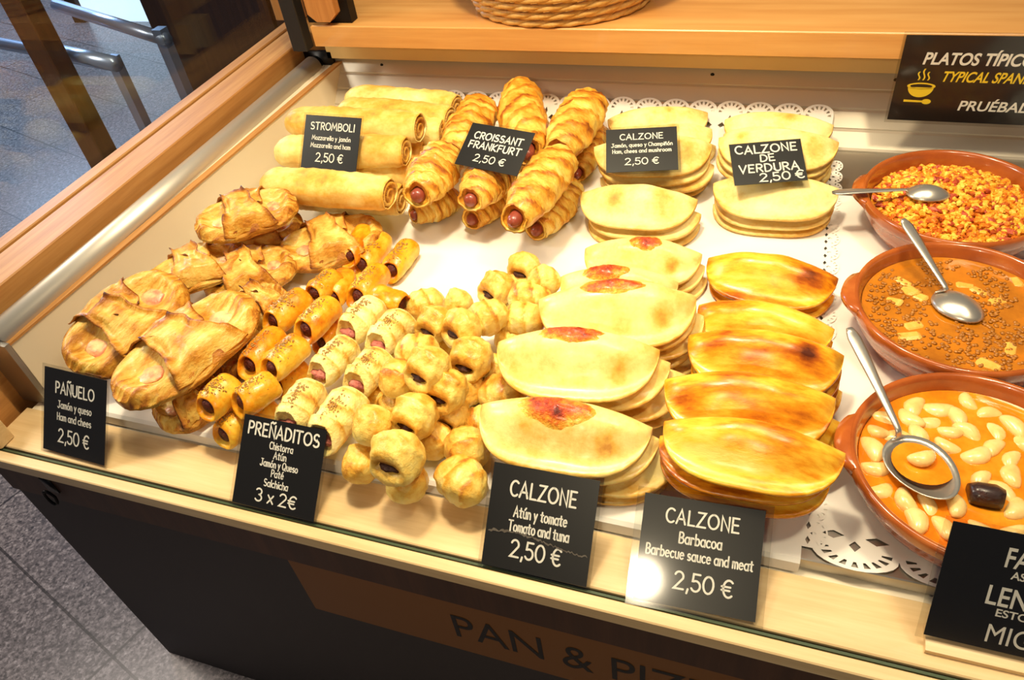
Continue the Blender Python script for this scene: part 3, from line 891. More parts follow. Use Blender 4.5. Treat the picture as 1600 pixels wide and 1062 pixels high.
# ------------------------------------------------------------------ food meshes
def calzone_h(u, v, W, D, H, rim, sd):
    """top height over the half-moon; u -1..1 along the fold, v 0..1 fold to rim"""
    e = max(0.0, 1 - abs(u) ** 2.7) ** 0.5
    y = 0.013 * (1 - u * u) - v * D * e
    a = min(1.0, (v / 0.22)) 
    wv = math.sqrt(max(0, 1 - (1 - a) ** 2)) * (1 - smooth01(0.30, 0.86, v))
    hh = rim + H * wv * max(0, 1 - u * u) ** 0.75
    x = u * W / 2
    hh += 0.0025 * nz(x, y, 0, 30, sd) * (1 - smooth01(0.7, 0.95, v)) + 0.0018 * nz(x, y, 0, 9, sd + 5)
    # tips and rim droop very slightly, rim edge wavy
    hh += 0.0008 * math.sin(u * 46 + sd) * smooth01(0.86, 0.95, v)
    return x, y, hh
def calzone_mesh(W=0.2, D=0.092, H=0.03, rim=0.006, sd=0.0, spots=(), rimbake=0.12, rimz=0.0):
    nu, nv = 44, 22
    vs = []; bk = []
    ring = nv + 1 + 12
    for i in range(nu + 1):
        u = -math.cos(PI * i / nu)
        u = max(-0.9995, min(0.9995, u))
        for j in range(nv + 1):
            v = j / nv
            x, y, z = calzone_h(u, v, W, D, H, rim, sd)
            if j == nv: z -= 0.001
            vs.append((x, y, z))
            q = rimbake * smooth01(0.84, 0.97, v) + 0.10 * (1 - smooth01(0, 0.12, v)) + 0.1 * smooth01(0.8, 1, abs(u))
            for sx, sy, sr_, sa in spots:
                d2 = ((u - sx) / sr_) ** 2 + ((v - sy) / (sr_ * 1.5)) ** 2
                q += sa * math.exp(-d2 * 1.4)
            bk.append(q)
        for j in range(12):
            v = 1 - j / 11
            x, y, hb_ = calzone_h(u, v * 0.985 + 0.005, W, D, H, rim, sd)
            vs.append((x, y, max(0.0, (hb_ - rim) * 0.8) if 0 < j < 11 else 0.0018))
            bk.append(0.22)
    fs = []
    for i in range(nu):
        for j in range(ring):
            k = (j + 1) % ring
            fs.append((i * ring + j, i * ring + k, (i + 1) * ring + k, (i + 1) * ring + j))
    fs.append(tuple(reversed(range(ring)))); fs.append(tuple(range(nu * ring, (nu + 1) * ring)))
    fs = [tuple(reversed(f)) for f in fs]
    return mk(vs, fs, bk)
def patch_mesh(W, D, H, rim, sd, uc, vc, ru, rv, pd):
    """sauce baked onto the top near the fold"""
    vs = []; bk = []; fs = []
    nr, na = 6, 28
    for r in range(nr + 1):
        for a in range(na):
            t = 2 * PI * a / na
            k = r / nr * (1 + 0.22 * nz(math.cos(t), math.sin(t), pd, 1.8, pd))
            u = uc + ru * k * math.cos(t); v = vc + rv * k * math.sin(t)
            v = max(0.005, v)
            x, y, z = calzone_h(u, v, W, D, H, rim, sd)
            vs.append((x, y, z + 0.0004 + 0.0035 * (1 - (r / nr) ** 2) + (0.0022 * nz(x, y, 0, 160, pd) if r < nr else -0.001)))
            bk.append(0.38 - 0.62 * (r / nr) ** 3 + 0.25 * nz(x, y, 0, 90, pd))
    for r in range(nr):
        for a in range(na):
            c = (a + 1) % na
            fs.append((r * na + a, (r + 1) * na + a, (r + 1) * na + c, r * na + c))
    return mk(vs, fs, bk)

def roll_mesh(L, Rr, nx=26, na=24, flat=0.75, ridges=0, amp=0.0, taper=0.0, ends=(1, 1), mouth=0.5, sd=0.0, bump=0.05, helix=0.5, endround=0.25, bakeend=0.18, square=2.0, bend=0.0, slant=0.0, layers=0.0, mflat=1.0):
    """roll of dough along x; open ends have a rolled lip turning into a recess"""
    secs = []          # (x, radius factor, bake)
    def body(t):
        e = min(t, 1 - t)
        q = 1 - taper * (abs(2 * t - 1) ** 2)
        return q
    for i in range(nx + 1):
        t = i / nx
        k = body(t)
        d0 = t * L; d1 = (1 - t) * L
        er = endround * Rr
        for d, op in ((d0, ends[0]), (d1, ends[1])):
            lim = er if op else Rr * 1.1
            if d < lim:
                s = 1 - d / lim
                k *= (1 - 0.16 * s * s) if op else math.sqrt(max(0.02, 1 - s * s))
        secs.append((t * L - L / 2, k, t))
    pre = []; post = []
    if ends[0]: pre = [(-L / 2 + 0.35 * Rr, mouth * 0.92, -1), (-L / 2 + 0.08 * Rr, mouth, -1), (-L / 2 - 0.02 * Rr, (mouth + .84) / 2, -.5)]
    if ends[1]: post = [(L / 2 + 0.02 * Rr, (mouth + .84) / 2, -.5), (L / 2 - 0.08 * Rr, mouth, -1), (L / 2 - 0.35 * Rr, mouth * 0.92, -1)]
    allsec = pre + secs + post
    vs = []; bk = []
    for (x, k, t) in allsec:
        for a in range(na):
            th = 2 * PI * a / na
            c, s = math.cos(th), math.sin(th)
            ce = math.copysign(abs(c) ** (2 / square), c); se = math.copysign(abs(s) ** (2 / square), s)
            r = Rr * k
            q = 0.0
            if ridges and t >= 0:
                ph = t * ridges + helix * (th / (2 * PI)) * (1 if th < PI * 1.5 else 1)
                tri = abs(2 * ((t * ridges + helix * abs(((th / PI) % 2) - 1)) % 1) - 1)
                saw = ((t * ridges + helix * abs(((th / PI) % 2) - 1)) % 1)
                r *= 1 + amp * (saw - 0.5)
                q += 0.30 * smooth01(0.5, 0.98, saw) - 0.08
            r *= 1 + bump * nz(x, c * Rr, s * Rr, 40, sd) + bump * 0.8 * nz(x, c * Rr, s * Rr, 110, sd + 3)
            y = r * ce
            z = r * se
            if z < 0: z *= flat
            if t == -1: z *= mflat
            if t == -.5: z *= (1 + mflat) / 2
            if layers: y *= 1 + layers * math.sin(z / Rr * 16 + 3 * nz(x, y, z, 30, sd))
            xx = x
            if slant and x < -L / 2 + 1.1 * Rr:
                xx = x + slant * z * smooth01(-L / 2 + 1.1 * Rr, -L / 2 + .2 * Rr, x) if False else x + slant * z * (1 - smooth01(-L / 2 + .15 * Rr, -L / 2 + 1.1 * Rr, x))
            vs.append((xx, y + bend * (4 * (x / L) ** 2 - 1), z))
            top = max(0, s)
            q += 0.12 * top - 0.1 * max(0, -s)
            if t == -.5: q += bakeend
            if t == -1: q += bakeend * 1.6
            bk.append(q)
    fs = []
    m = len(allsec)
    for i in range(m - 1):
        for a in range(na):
            c = (a + 1) % na
            fs.append((i * na + a, (i + 1) * na + a, (i + 1) * na + c, i * na + c))
    fs.append(tuple(range(na))); fs.append(tuple(reversed(range((m - 1) * na, m * na))))
    zmin = min(v[2] for v in vs)
    fs = [tuple(reversed(f)) for f in fs]
    return mk([(v[0], v[1], v[2] - zmin) for v in vs], fs, bk), -zmin

def capsule(x0, x1, r, z, bend=0, sd=0.0, y=0.0):
    prof = [(x0, .02), (x0 + .1 * r, .5), (x0 + .35 * r, .82), (x0 + .8 * r, 1), (x1 - .8 * r, 1), (x1 - .35 * r, .82), (x1 - .1 * r, .5), (x1, .02)]
    mb = MB()
    pts = [(p[0], y, z) for p in prof]
    mb.tube(pts, [p[1] * r for p in prof], 16)
    for v in mb.v:
        v.y += 0.04 * r * nz(v.x, v.y, v.z, 300, sd)
        if abs(v.x - x0) < .9 * r or abs(v.x - x1) < .9 * r:
            v.x += 0.12 * r * math.sin(8 * math.atan2(v.z - z, v.y - y)) * (1 if v.x < 0 else -1) * 0.5
    return mb.mesh(True, [0.1] * len(mb.v))

def sesame(L, Rr, zc, n, sd, spread=0.55):
    mb = MB(); r2 = random.Random(sd)
    for i in range(n):
        x = r2.gauss(0, L * 0.16); a = PI / 2 + r2.gauss(0, spread * .6)
        x = max(-L * .4, min(L * .4, x))
        p = Vector((x, Rr * 1.0 * math.cos(a), zc + Rr * 1.0 * math.sin(a)))
        rot = Matrix.Rotation(r2.uniform(0, PI), 3, 'Z')
        mb.ellipsoid(p, (0.0015, 0.0008, 0.0007), Matrix.Rotation(-(a - PI / 2) * -1, 3, 'X') @ rot, 6, 4)
    return mb.mesh(True)

def stamp(proto, kids):
    KIDS[proto.name] = kids
    return proto

FOOD = []
class Kind:
    """one variant of a food: meshes for the whole and its parts"""
    def __init__(s, name, cat, body, mat, parts=()):
        s.name = name; s.cat = cat; s.body = body; s.mat = mat; s.parts = parts; s.first = None; s.kids = []
        for me, mt in [(body[1], mat)] + [(p[1], p[2]) for p in parts]:
            if not me.materials: me.materials.append(mt)
    def place(s, mw, label, group):
        root = empty(s.name, mat=mw)
        tag(root, label, s.cat, group)
        for nm, me in [(s.body[0], s.body[1])] + [(p[0], p[1]) for p in s.parts]:
            o = bpy.data.objects.new(nm, me)
            COL.objects.link(o)
            o.parent = root
            if nm == 'sesame_seeds': o['kind'] = 'stuff'
        return root
    def place_solid(s, mw, label, group):
        o = bpy.data.objects.new(s.name, s.body[1])
        COL.objects.link(o)
        o.matrix_world = mw
        return tag(o, label, s.cat, group)
    def put(s, mw, label, group):
        o = s.place(mw, label, group) if s.parts else s.place_solid(mw, label, group)
        FOOD.append((o, [m_ for n_, m_ in [(s.body[0], s.body[1])] + [(p[0], p[1]) for p in s.parts] if n_ != 'sesame_seeds']))
        return o

# calzone kinds
CW, CD = 0.2, 0.094
pale = [Kind('calzone', 'calzone', ('crust', calzone_mesh(CW, CD, .026, .007, k * 3.7, sp)), M['pale']) for k, sp in enumerate([((-.35, .5, .16, .3), (.4, .45, .2, .3)), ((.2, .3, .12, .25),), ((-.6, .3, .15, .2), (.6, .6, .2, .25))])]
brownpale = Kind('calzone', 'calzone', ('crust', calzone_mesh(CW, CD, .022, .007, 21, ((0, .3, .9, .42),))), M['pale'])
TP = [(-.05, .10, .42, .11), (-.05, .10, .42, .11), (-.2, .14, .42, .15), (-.05, .16, .44, .17), (.05, .12, .28, .14)]
tomk = []
for k, (uc, vc, ru, rv) in enumerate(TP):
    sd = 4.1 * k + 2
    H = .035
    tomk.append(Kind('calzone', 'calzone', ('crust', calzone_mesh(CW, CD, H, .007, sd, ((.55, .6, .14, .4), (.1, .75, .12, .2)))), M['tomdough'],
                     [('tomato_topping', patch_mesh(CW, CD, H, .007, sd, uc, vc + .1, ru, rv * 1.5, k + 1.3), M['tomato'])]))
tomlow = [Kind('calzone', 'calzone', ('crust', calzone_mesh(CW, CD, .033, .007, 50 + k, ((.5, .6, .2, .2),))), M['tomdough']) for k in range(2)]
glz = [Kind('calzone', 'calzone', ('crust', calzone_mesh(CW, CD, .034, .007, 70 + 3 * k, sp, 0.12)), M['glazed']) for k, sp in enumerate([((.6, .4, .25, .35), (-.7, .2, .2, .2)), ((-.3, .6, .5, .1),), ((.55, .3, .17, .55), (-.6, .25, .25, .3), (-.3, .8, .3, .25)), ((-.7, .6, .2, .3),), ((-.5, .5, .3, -.15), (.5, .6, .4, .1))])]

ORD = ['topmost', 'second from the top', 'third from the top', 'fourth from the top', 'fifth from the top', 'sixth from the top']
def stack(desc, tl, tr, z, n, tops, lows, tilt, group, shift=(0.012, 0.004), scale=None, dsc=1.0):
    """pile of half-moons, each leaning a little more than the one below"""
    for k in range(n):                                        # k=0 is the top
        f = (n - 1 - k) / max(1, n - 1) if n > 1 else 1.0
        zz = z * f + 0.0015
        a = PX(tl[0], tl[1], z); b = PX(tr[0], tr[1], z)
        s = (b - a).length / CW
        if scale: s = scale
        c = (a + b) / 2
        j = random.Random(desc + str(k))
        if k:
            c += Vector((shift[0] * min(k, 2) + j.uniform(-.006, .006), shift[1] + j.uniform(-.005, .005), 0))
        x = (b - a).normalized()
        x.z = 0
        if k: x = Matrix.Rotation(j.uniform(-.06, .06), 3, 'Z') @ x
        tl_ = tilt * f
        c.z = TR + zz + (0.0 if f else 0.001)
        # keep the front rim above what lies below it
        drop = CD * s * math.sin(math.radians(tl_))
        c.z = max(c.z, TR + drop + 0.003 + 0.0085 * (n - 1 - k))
        s2 = s if k == 0 else min(s, 1.0) * .97
        m = frame(c - x, c + x, tilt=tl_, org=c) @ Matrix.Diagonal((s2, s2 * dsc, s2, 1))
        kd = tops if k == 0 else lows[k % len(lows)]
        kd.put(m, desc.replace('#', ORD[k] if n > 1 else 'single'), group)

gJ = 'ham and mushroom calzones'
stack('pale calzone, # of the pile behind the JAM\u00d3N card', (960, 170), (1112, 160), .045, 3, pale[1], pale, 8, gJ, (0.014, -.004))
stack('pale calzone under the JAM\u00d3N card, # of that pile', (930, 236), (1110, 231), .055, 4, pale[2], pale, 8, gJ, (0.004, -.006))
stack('pale calzone, # of the pile before the JAM\u00d3N card', (910, 306), (1090, 318), .045, 3, pale[0], pale, 8, gJ, (0.006, -.006))
gV = 'vegetable calzones'
stack('browned calzone at the very back behind the VERDURA piles, # one', (1148, 187), (1292, 190), .02, 1, brownpale, pale, 6, gV)
stack('pale calzone, # of the rear pile beyond the VERDURA card', (1133, 190), (1302, 200), .04, 3, pale[1], pale, 8, gV, (0.003, -.002))
stack('pale calzone right behind the VERDURA card, # of that pile', (1126, 222), (1306, 228), .05, 4, pale[2], pale, 8, gV, (-0.002, -.004))
stack('pale calzone before the VERDURA card, # of its pile', (1115, 292), (1309, 302), .04, 3, pale[1], pale, 8, gV, (-0.002, -.004))
gA = 'tuna and tomato calzones'
stack('tomato-topped calzone, # of the rearmost tuna pile', (915, 393), (1097, 404), .04, 3, tomk[4], tomlow, 8, gA, (0.006, -.006))
stack('tuna calzone wedged before the rearmost tuna pile, # one', (877, 438), (1060, 446), .045, 2, tomk[2], tomlow, 9, gA, (0.01, .0))
stack('tuna calzone, # of the shiny white middle tuna pile', (845, 474), (1085, 470), .07, 5, tomk[1], tomlow, 9, gA, (0.010, -.006))
stack('tuna calzone, # of the second pile behind the AT\u00daN card', (785, 540), (1026, 552), .055, 4, tomk[0], tomlow, 9, gA, (0.022, -.006))
stack('tuna calzone touching the AT\u00daN card, # of that pile', (746, 648), (1007, 684), .05, 4, tomk[3], tomlow, 7, gA, (0.022, .006), dsc=.92)
gB = 'barbecue meat calzones'
stack('glazed brown calzone, # of the rearmost barbecue pile', (1100, 408), (1302, 440), .03, 2, glz[0], glz, 8, gB, (0.004, -.006))
stack('glazed golden calzone, # of the barbecue pile before the rearmost', (1092, 482), (1303, 520), .04, 3, glz[1], glz, 8, gB, (0.003, -.004))
stack('glazed calzone of the burnt-topped middle barbecue pile, # of it', (1062, 528), (1300, 560), .055, 4, glz[2], glz, 9, gB, (0.004, -.006))
stack('glazed calzone, # of the second pile behind the BARBACOA card', (1037, 618), (1300, 650), .055, 4, glz[3], glz, 9, gB, (0.012, -.004))
stack('glazed calzone touching the BARBACOA card, # of that pile', (1042, 688), (1308, 738), .034, 3, glz[4], glz, 6, gB, (-0.004, .008), dsc=.86)

# strombolis
def spiral_end(x, Rr, zc):
    mb = MB()
    pts = []
    for i in range(40):
        t = i / 39
        a = 2 * PI * 1.6 * t
        r = Rr * (0.78 - 0.62 * t)
        pts.append((x, r * math.cos(a), zc + r * math.sin(a) * .85))
    for i in range(39):
        a, b_ = pts[i], pts[i + 1]
        w_ = Rr * 0.07
        c0 = Vector((0, -(b_[2] - a[2]), b_[1] - a[1])).normalized() * w_
        A = Vector(a); B = Vector(b_)
        d = Vector((-Rr * .5, 0, 0)); e = Vector((Rr * .06, 0, 0))
        mb.add([A - c0 + e, A + c0 + e, B + c0 + e, B - c0 + e, A - c0 + d, A + c0 + d, B + c0 + d, B - c0 + d], [(0, 1, 2, 3), (4, 0, 3, 7), (1, 5, 6, 2)])
    return mb.mesh(True, [0.15] * len(mb.v))
strk = []
for k in range(3):
    me, zc = roll_mesh(0.235, 0.033, 34, 30, .7, 0, 0, .12, (0, 1), .80, 11 + k * 5, .08, endround=.3, bakeend=.05, square=2.4)
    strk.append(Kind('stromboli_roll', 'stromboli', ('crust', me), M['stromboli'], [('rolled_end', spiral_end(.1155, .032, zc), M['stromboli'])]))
gS = 'stromboli rolls'
def st(k, a, b, z, label):
    A = PX(*a, z + .025); B = PX(*b, z + .025)
    s = (B - A).length / .235
    A.z = B.z = TR + z + .001
    strk[k % 3].put(frame(A, B) @ Matrix.Diagonal((s, 1, 1, 1)), label, gS)
st(0, (550, 146), (722, 160), .035, 'stromboli roll furthest back, topmost against the rear wall')
st(1, (528, 176), (704, 190), .045, 'stromboli roll second from the back, just behind the STROMBOLI card row')
st(2, (520, 200), (706, 212), .0, 'stromboli roll low in the pile under the second from the back')
st(2, (449, 193), (655, 203), .07, 'stromboli roll whose left half the STROMBOLI card leans on, with a small bubble ring')
st(0, (490, 212), (690, 210), .02, 'stromboli roll peeping out right behind the one under the card top')
st(1, (433, 240), (632, 240), .045, 'slim stromboli roll passing behind the middle of the STROMBOLI card')
st(2, (470, 262), (662, 248), .0, 'stromboli roll low behind the slim middle one')
st(0, (470, 280), (648, 272), .02, 'orange-browned stromboli roll just below the STROMBOLI card')
st(1, (413, 290), (606, 306), .045, 'big front stromboli roll with golden brown top')
st(2, (446, 304), (626, 316), .0, 'stromboli roll under the big front one, on the paper')

# croissants round frankfurts
crok = []
for k in range(3):
    me, zc = roll_mesh(0.175, 0.039, 90, 30, .72, 7.5 - k, .06, .42, (1, 0), .36, 31 + k * 5, .15, helix=1.6, endround=.5, bakeend=.1, slant=.35)
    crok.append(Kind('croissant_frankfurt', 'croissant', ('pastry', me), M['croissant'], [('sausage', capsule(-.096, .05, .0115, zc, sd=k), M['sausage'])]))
gC = 'sausage croissants'
def crs(k, a, b, z, label, sc_=1.0):
    """a = sausage end, b = far end"""
    A = PX(*a, z + .022); B = PX(*b, z + .022)
    s = (B - A).length / .175
    A.z = B.z = TR + z + .001
    crok[k % 3].put(frame(A, B) @ Matrix.Diagonal((s, sc_, sc_, 1)), label, gC)
crs(1, (642, 340), (716, 308), .0, 'small sausage croissant lying lowest at the front left of its pile', .8)
crs(2, (742, 350), (800, 296), .0, 'sausage croissant beneath the middle front one, wide round sausage end', .85)
crs(0, (838, 366), (902, 290), .0, 'sausage croissant lying under the long front right one', .85)
crs(1, (905, 268), (944, 195), .0, 'slim sausage croissant at the far right of the pile with its red tip showing', .75)
crs(0, (655, 316), (706, 246), .045, 'darker sausage croissant at the front left of the pile, bent over', 1.05)
crs(1, (736, 322), (790, 262), .045, 'sausage croissant in the front middle, right below the FRANKFURT card', 1.0)
crs(2, (806, 352), (888, 246), .045, 'longest sausage croissant pointing at the viewer, front right of the pile', 1.0)
crs(0, (716, 262), (772, 165), .05, 'sausage croissant at the back left, half under the FRANKFURT card', 1.15)
crs(1, (826, 250), (812, 140), .055, 'tallest sausage croissant at the back middle of the pile', 1.12)
crs(2, (838, 262), (850, 160), .01, 'sausage croissant at the back, mostly hidden right of the tallest one', .9)
crs(2, (858, 258), (918, 165), .05, 'golden sausage croissant at the back right of the pile', 1.1)

# small rolls (pre\u00f1aditos)
chik = []
for k in range(3):
    me, zc = roll_mesh(0.058, 0.0185, 16, 22, .78, 0, 0, .03, (1, 1), .66, 61 + k * 3, .09, endround=.55, bakeend=.12, square=2.4, slant=.55)
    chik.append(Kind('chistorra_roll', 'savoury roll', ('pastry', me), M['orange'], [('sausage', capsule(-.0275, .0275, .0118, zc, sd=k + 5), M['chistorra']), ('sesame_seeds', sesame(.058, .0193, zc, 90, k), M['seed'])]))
glossy = []
me, zc = roll_mesh(0.06, 0.0175, 16, 22, .78, 0, 0, .05, (1, 1), .66, 77, .14, endround=.55, bakeend=.2, square=2.2, slant=.55)
glossy.append(Kind('chistorra_roll', 'savoury roll', ('pastry', me), M['orange'], [('sausage', capsule(-.029, .029, .0108, zc, sd=9), M['chistorra'])]))
hamk = []
for k in range(2):
    me, zc = roll_mesh(0.068, 0.0215, 18, 24, .7, 3, .04, .04, (1, 1), .70, 85 + k * 3, .15, endround=.5, bakeend=.02, square=2.6, slant=.6, layers=.03)
    hf = MB().ellipsoid((-.0265, 0, zc - .001), (.0075, .0135, .0065), None, 14, 8, .5, k)
    hamk.append(Kind('ham_cheese_roll', 'savoury roll', ('pastry', me), M['flaky'], [('ham_filling', hf.mesh(True, [.3] * len(hf.v)), M['ham']), ('sesame_seeds', sesame(.068, .0226, zc, 60, 20 + k, .4), M['seed'])]))
def rl(kd, a, b, z, label, L0, group, sc_=1.0, h=.018, lift=0.0):
    A = PX(*a, z + h); B = PX(*b, z + h)
    s = (B - A).length / L0
    A.z = TR + z + .001; B.z = TR + z + .001 + lift
    return kd.put(frame(A, B) @ Matrix.Diagonal((s, sc_, sc_, 1)), label, group)
gP = 'small chistorra rolls'
rl(chik[1], (347, 686), (384, 650), .0, 'chistorra roll lowest at the front left, under the pair with dark sausage ends', .058, gP, 1.12)
rl(chik[2], (384, 672), (424, 632), .0, 'chistorra roll low beside the PRE\u00d1ADITOS card, in the bottom layer', .058, gP, 1.1)
rl(chik[0], (322, 642), (364, 598), .042, 'chistorra roll at the front left, left one of the top pair', .058, gP, 1.15)
rl(chik[1], (366, 634), (424, 596), .042, 'chistorra roll at the front left, right one of the top pair, bright orange side', .058, gP, 1.15)
rl(chik[2], (432, 606), (476, 572), .0, 'orange chistorra roll in the bottom layer under the second pair', .058, gP, 1.05)
rl(chik[0], (400, 612), (440, 582), .0, 'chistorra roll hidden low between the front pair and the second pair', .058, gP, 1.0)
rl(chik[1], (386, 578), (434, 522), .042, 'pale sesame chistorra roll, left one of the second pair', .058, gP, 1.1)
rl(chik[2], (420, 582), (472, 536), .042, 'bright orange chistorra roll, right one of the second pair', .058, gP, 1.15)
rl(chik[0], (412, 508), (466, 464), .042, 'thickly seeded chistorra roll, left one of the third pair', .058, gP, 1.2)
rl(chik[1], (474, 522), (520, 476), .042, 'chistorra roll, right one of the third pair, before the ham rolls', .058, gP, 1.15)
rl(glossy[0], (500, 540), (540, 500), .0, 'chistorra roll low under the right one of the third pair', .058, gP, 1.05)
rl(chik[2], (488, 464), (526, 432), .03, 'chistorra roll with a pale seeded top behind the third pair', .058, gP, 1.1)
rl(glossy[0], (528, 470), (552, 428), .02, 'plain orange roll tucked beside the pale seeded roll', .06, gP, 1.05)
rl(chik[1], (556, 470), (596, 424), .012, 'yellow sesame roll lying behind the broken orange one', .058, gP, 1.15)
rl(glossy[0], (580, 458), (632, 476), .03, 'broken glossy orange roll turned sideways with meat showing', .06, gP, 1.1)
rl(glossy[0], (542, 404), (572, 358), .022, 'narrow orange roll leaning on the big pa\u00f1uelo at the back', .06, gP, 1.05)
rl(chik[0], (562, 420), (600, 374), .002, 'sesame roll on the paper, middle one of the three rearmost', .058, gP, 1.15)
rl(chik[2], (608, 428), (642, 384), .002, 'sesame roll on the paper, rightmost of the three rearmost', .058, gP, 1.1)
gH = 'small ham and cheese rolls'
rl(hamk[1], (455, 690), (500, 640), .0, 'ham and cheese roll low behind the PRE\u00d1ADITOS card', .068, gH, 1.0)
rl(hamk[0], (446, 668), (492, 606), .036, 'pale sesame roll standing up behind the left of the PRE\u00d1ADITOS card', .068, gH, 1.1, h=.02)
rl(hamk[1], (498, 692), (556, 620), .03, 'golden seeded roll behind the right edge of the PRE\u00d1ADITOS card', .068, gH, 1.15, h=.02)
rl(hamk[0], (494, 588), (548, 538), .036, 'flaky ham roll with torn pastry, left one of the front ham pair', .068, gH, 1.05, h=.02)
rl(hamk[1], (552, 604), (600, 556), .036, 'ham roll with a pink filling slit, right one of the front ham pair', .068, gH, 1.05, h=.02)
rl(hamk[0], (540, 524), (590, 478), .036, 'ham roll with open pink end, left one of the rear ham pair', .068, gH, 1.12, h=.02)
rl(hamk[1], (586, 542), (634, 496), .036, 'ham roll with dark red filling, right one of the rear ham pair', .068, gH, 1.05, h=.02)
rl(hamk[0], (600, 556), (644, 520), .0, 'ham roll low under the right one of the rear ham pair', .068, gH, .95)
rl(hamk[1], (560, 626), (604, 586), .0, 'ham roll low under the right one of the front ham pair', .068, gH, .95)

# round puffs
bunk = []
for k, (L, r, sq, rid) in enumerate([(.05, .027, 2.3, 0), (.054, .026, 2.5, 2), (.046, .028, 2.1, 0), (.06, .0225, 2.6, 3), (.052, .0265, 2.2, 0)]):
    op = k in (0, 2)
    me, zc = roll_mesh(L, r, 24, 32, .8, rid, .05 if rid else 0, .12, (1, 0) if op else (0, 0), .5, 101 + 4 * k, .17, endround=1.0, bakeend=.05, square=sq, slant=.3 if op else 0, layers=.03 if k % 2 else .012, mflat=.42)
    f = MB().ellipsoid((-L / 2 + .007, .001, zc - .001), (.006, .010, .0045), None, 12, 8, .6, k)
    bunk.append(Kind('stuffed_bun', 'savoury bun', ('pastry', me), M['bun'], [('filling', f.mesh(True, [.3] * len(f.v)), M['darkfill'])] if op else ()))
gN = 'small stuffed buns'
def bn(k, c, z, ang, label, sc_=1.0, diam=1.0):
    C = PX(c[0], c[1], z + .022)
    C.z = TR + z + .001
    a = math.radians(ang)
    d = Vector((math.cos(a), math.sin(a), 0))
    bunk[k].put(frame(C - d, C + d, org=C) @ Matrix.Diagonal((sc_, sc_ * diam, sc_, 1)), label, gN)
buns = [
 (4, (566, 728), .0, 60, 'stuffed bun low at the front, just right of the PRE\u00d1ADITOS card', 1.0),
 (4, (637, 757), .0, 80, 'stuffed bun in the bottom layer at the front edge of the bun pile', 1.05),
 (3, (722, 754), .0, 150, 'broad brown-edged stuffed bun lying alone nearest the wood rail', 1.2),
 (1, (730, 706), .0, 120, 'flat layered bun beside the left end of the front tuna pile', 1.15),
 (1, (678, 690), .0, 70, 'pale stuffed bun half hidden behind the front white one', 1.0),
 (4, (584, 668), .042, 75, 'round stuffed bun on top of the low front one', 1.05),
 (2, (627, 714), .042, 80, 'large white stuffed bun on top at the front of the pile with its filling showing', 1.2),
 (0, (653, 652), .042, 75, 'stuffed bun with a dark slit behind the large white one', 1.12),
 (3, (586, 618), .0, 70, 'golden bun low between the ham rolls and the bun pile', .9),
 (2, (612, 640), .0, 40, 'smooth golden bun low in the middle of the pile', .95),
 (0, (708, 648), .0, 80, 'pale bun low at the right of the pile middle', 1.0),
 (1, (746, 660), .0, 20, 'golden bun tucked against the front tuna calzone', .9),
 (1, (624, 594), .042, 80, 'round bun with layered side in the pile middle', 1.05),
 (0, (674, 577), .066, 70, 'topmost bun of the pile, split and open towards the viewer', 1.1),
 (0, (702, 610), .042, 75, 'bun with a small dark mouth under the topmost one', 1.05),
 (3, (652, 549), .042, 15, 'long flat bun behind the topmost one', 1.05),
 (2, (733, 604), .0, 60, 'pale bun low right of the topmost one', .95),
 (0, (740, 562), .03, 80, 'squarish pale bun with a tiny dark hole', 1.15),
 (3, (784, 616), .0, 10, 'layered flat bun beside the second tuna pile', 1.1),
 (1, (774, 578), .0, 80, 'bun low between the squarish bun and the tuna calzones', .9),
 (2, (726, 514), .042, 60, 'bun with a torn mouth in the rear of the pile', 1.05),
 (3, (768, 496), .042, 40, 'long bun lying behind the torn one', 1.05),
 (0, (684, 508), .03, 70, 'golden bun with dark filling left of the torn one', 1.05),
 (3, (664, 476), .01, 40, 'flat seeded bun at the rear left of the pile', 1.05),
 (4, (716, 473), .034, 60, 'small round golden bun at the rear left', .85),
 (2, (700, 535), .0, 50, 'bun hidden low under the torn one', .95),
 (3, (806, 528), .0, 30, 'brown-based bun low beside the middle tuna pile', 1.05),
 (3, (818, 500), .025, 5, 'flat bun lying sideways against the middle tuna pile', 1.1),
 (3, (828, 466), .02, 15, 'flat pale bun stacked at the rear right, under the top one', 1.1),
 (1, (850, 440), .03, 15, 'topmost flat bun at the rear right of the pile', .95),
 (0, (780, 452), .002, 60, 'cracked bun on the paper, left of the rear right heap', 1.05),
 (2, (822, 420), .002, 75, 'lone bun furthest back on the white paper', 1.0),
]
for k, c, z, ang, lab, s_ in buns: bn(k, c, z, ang, lab, s_)

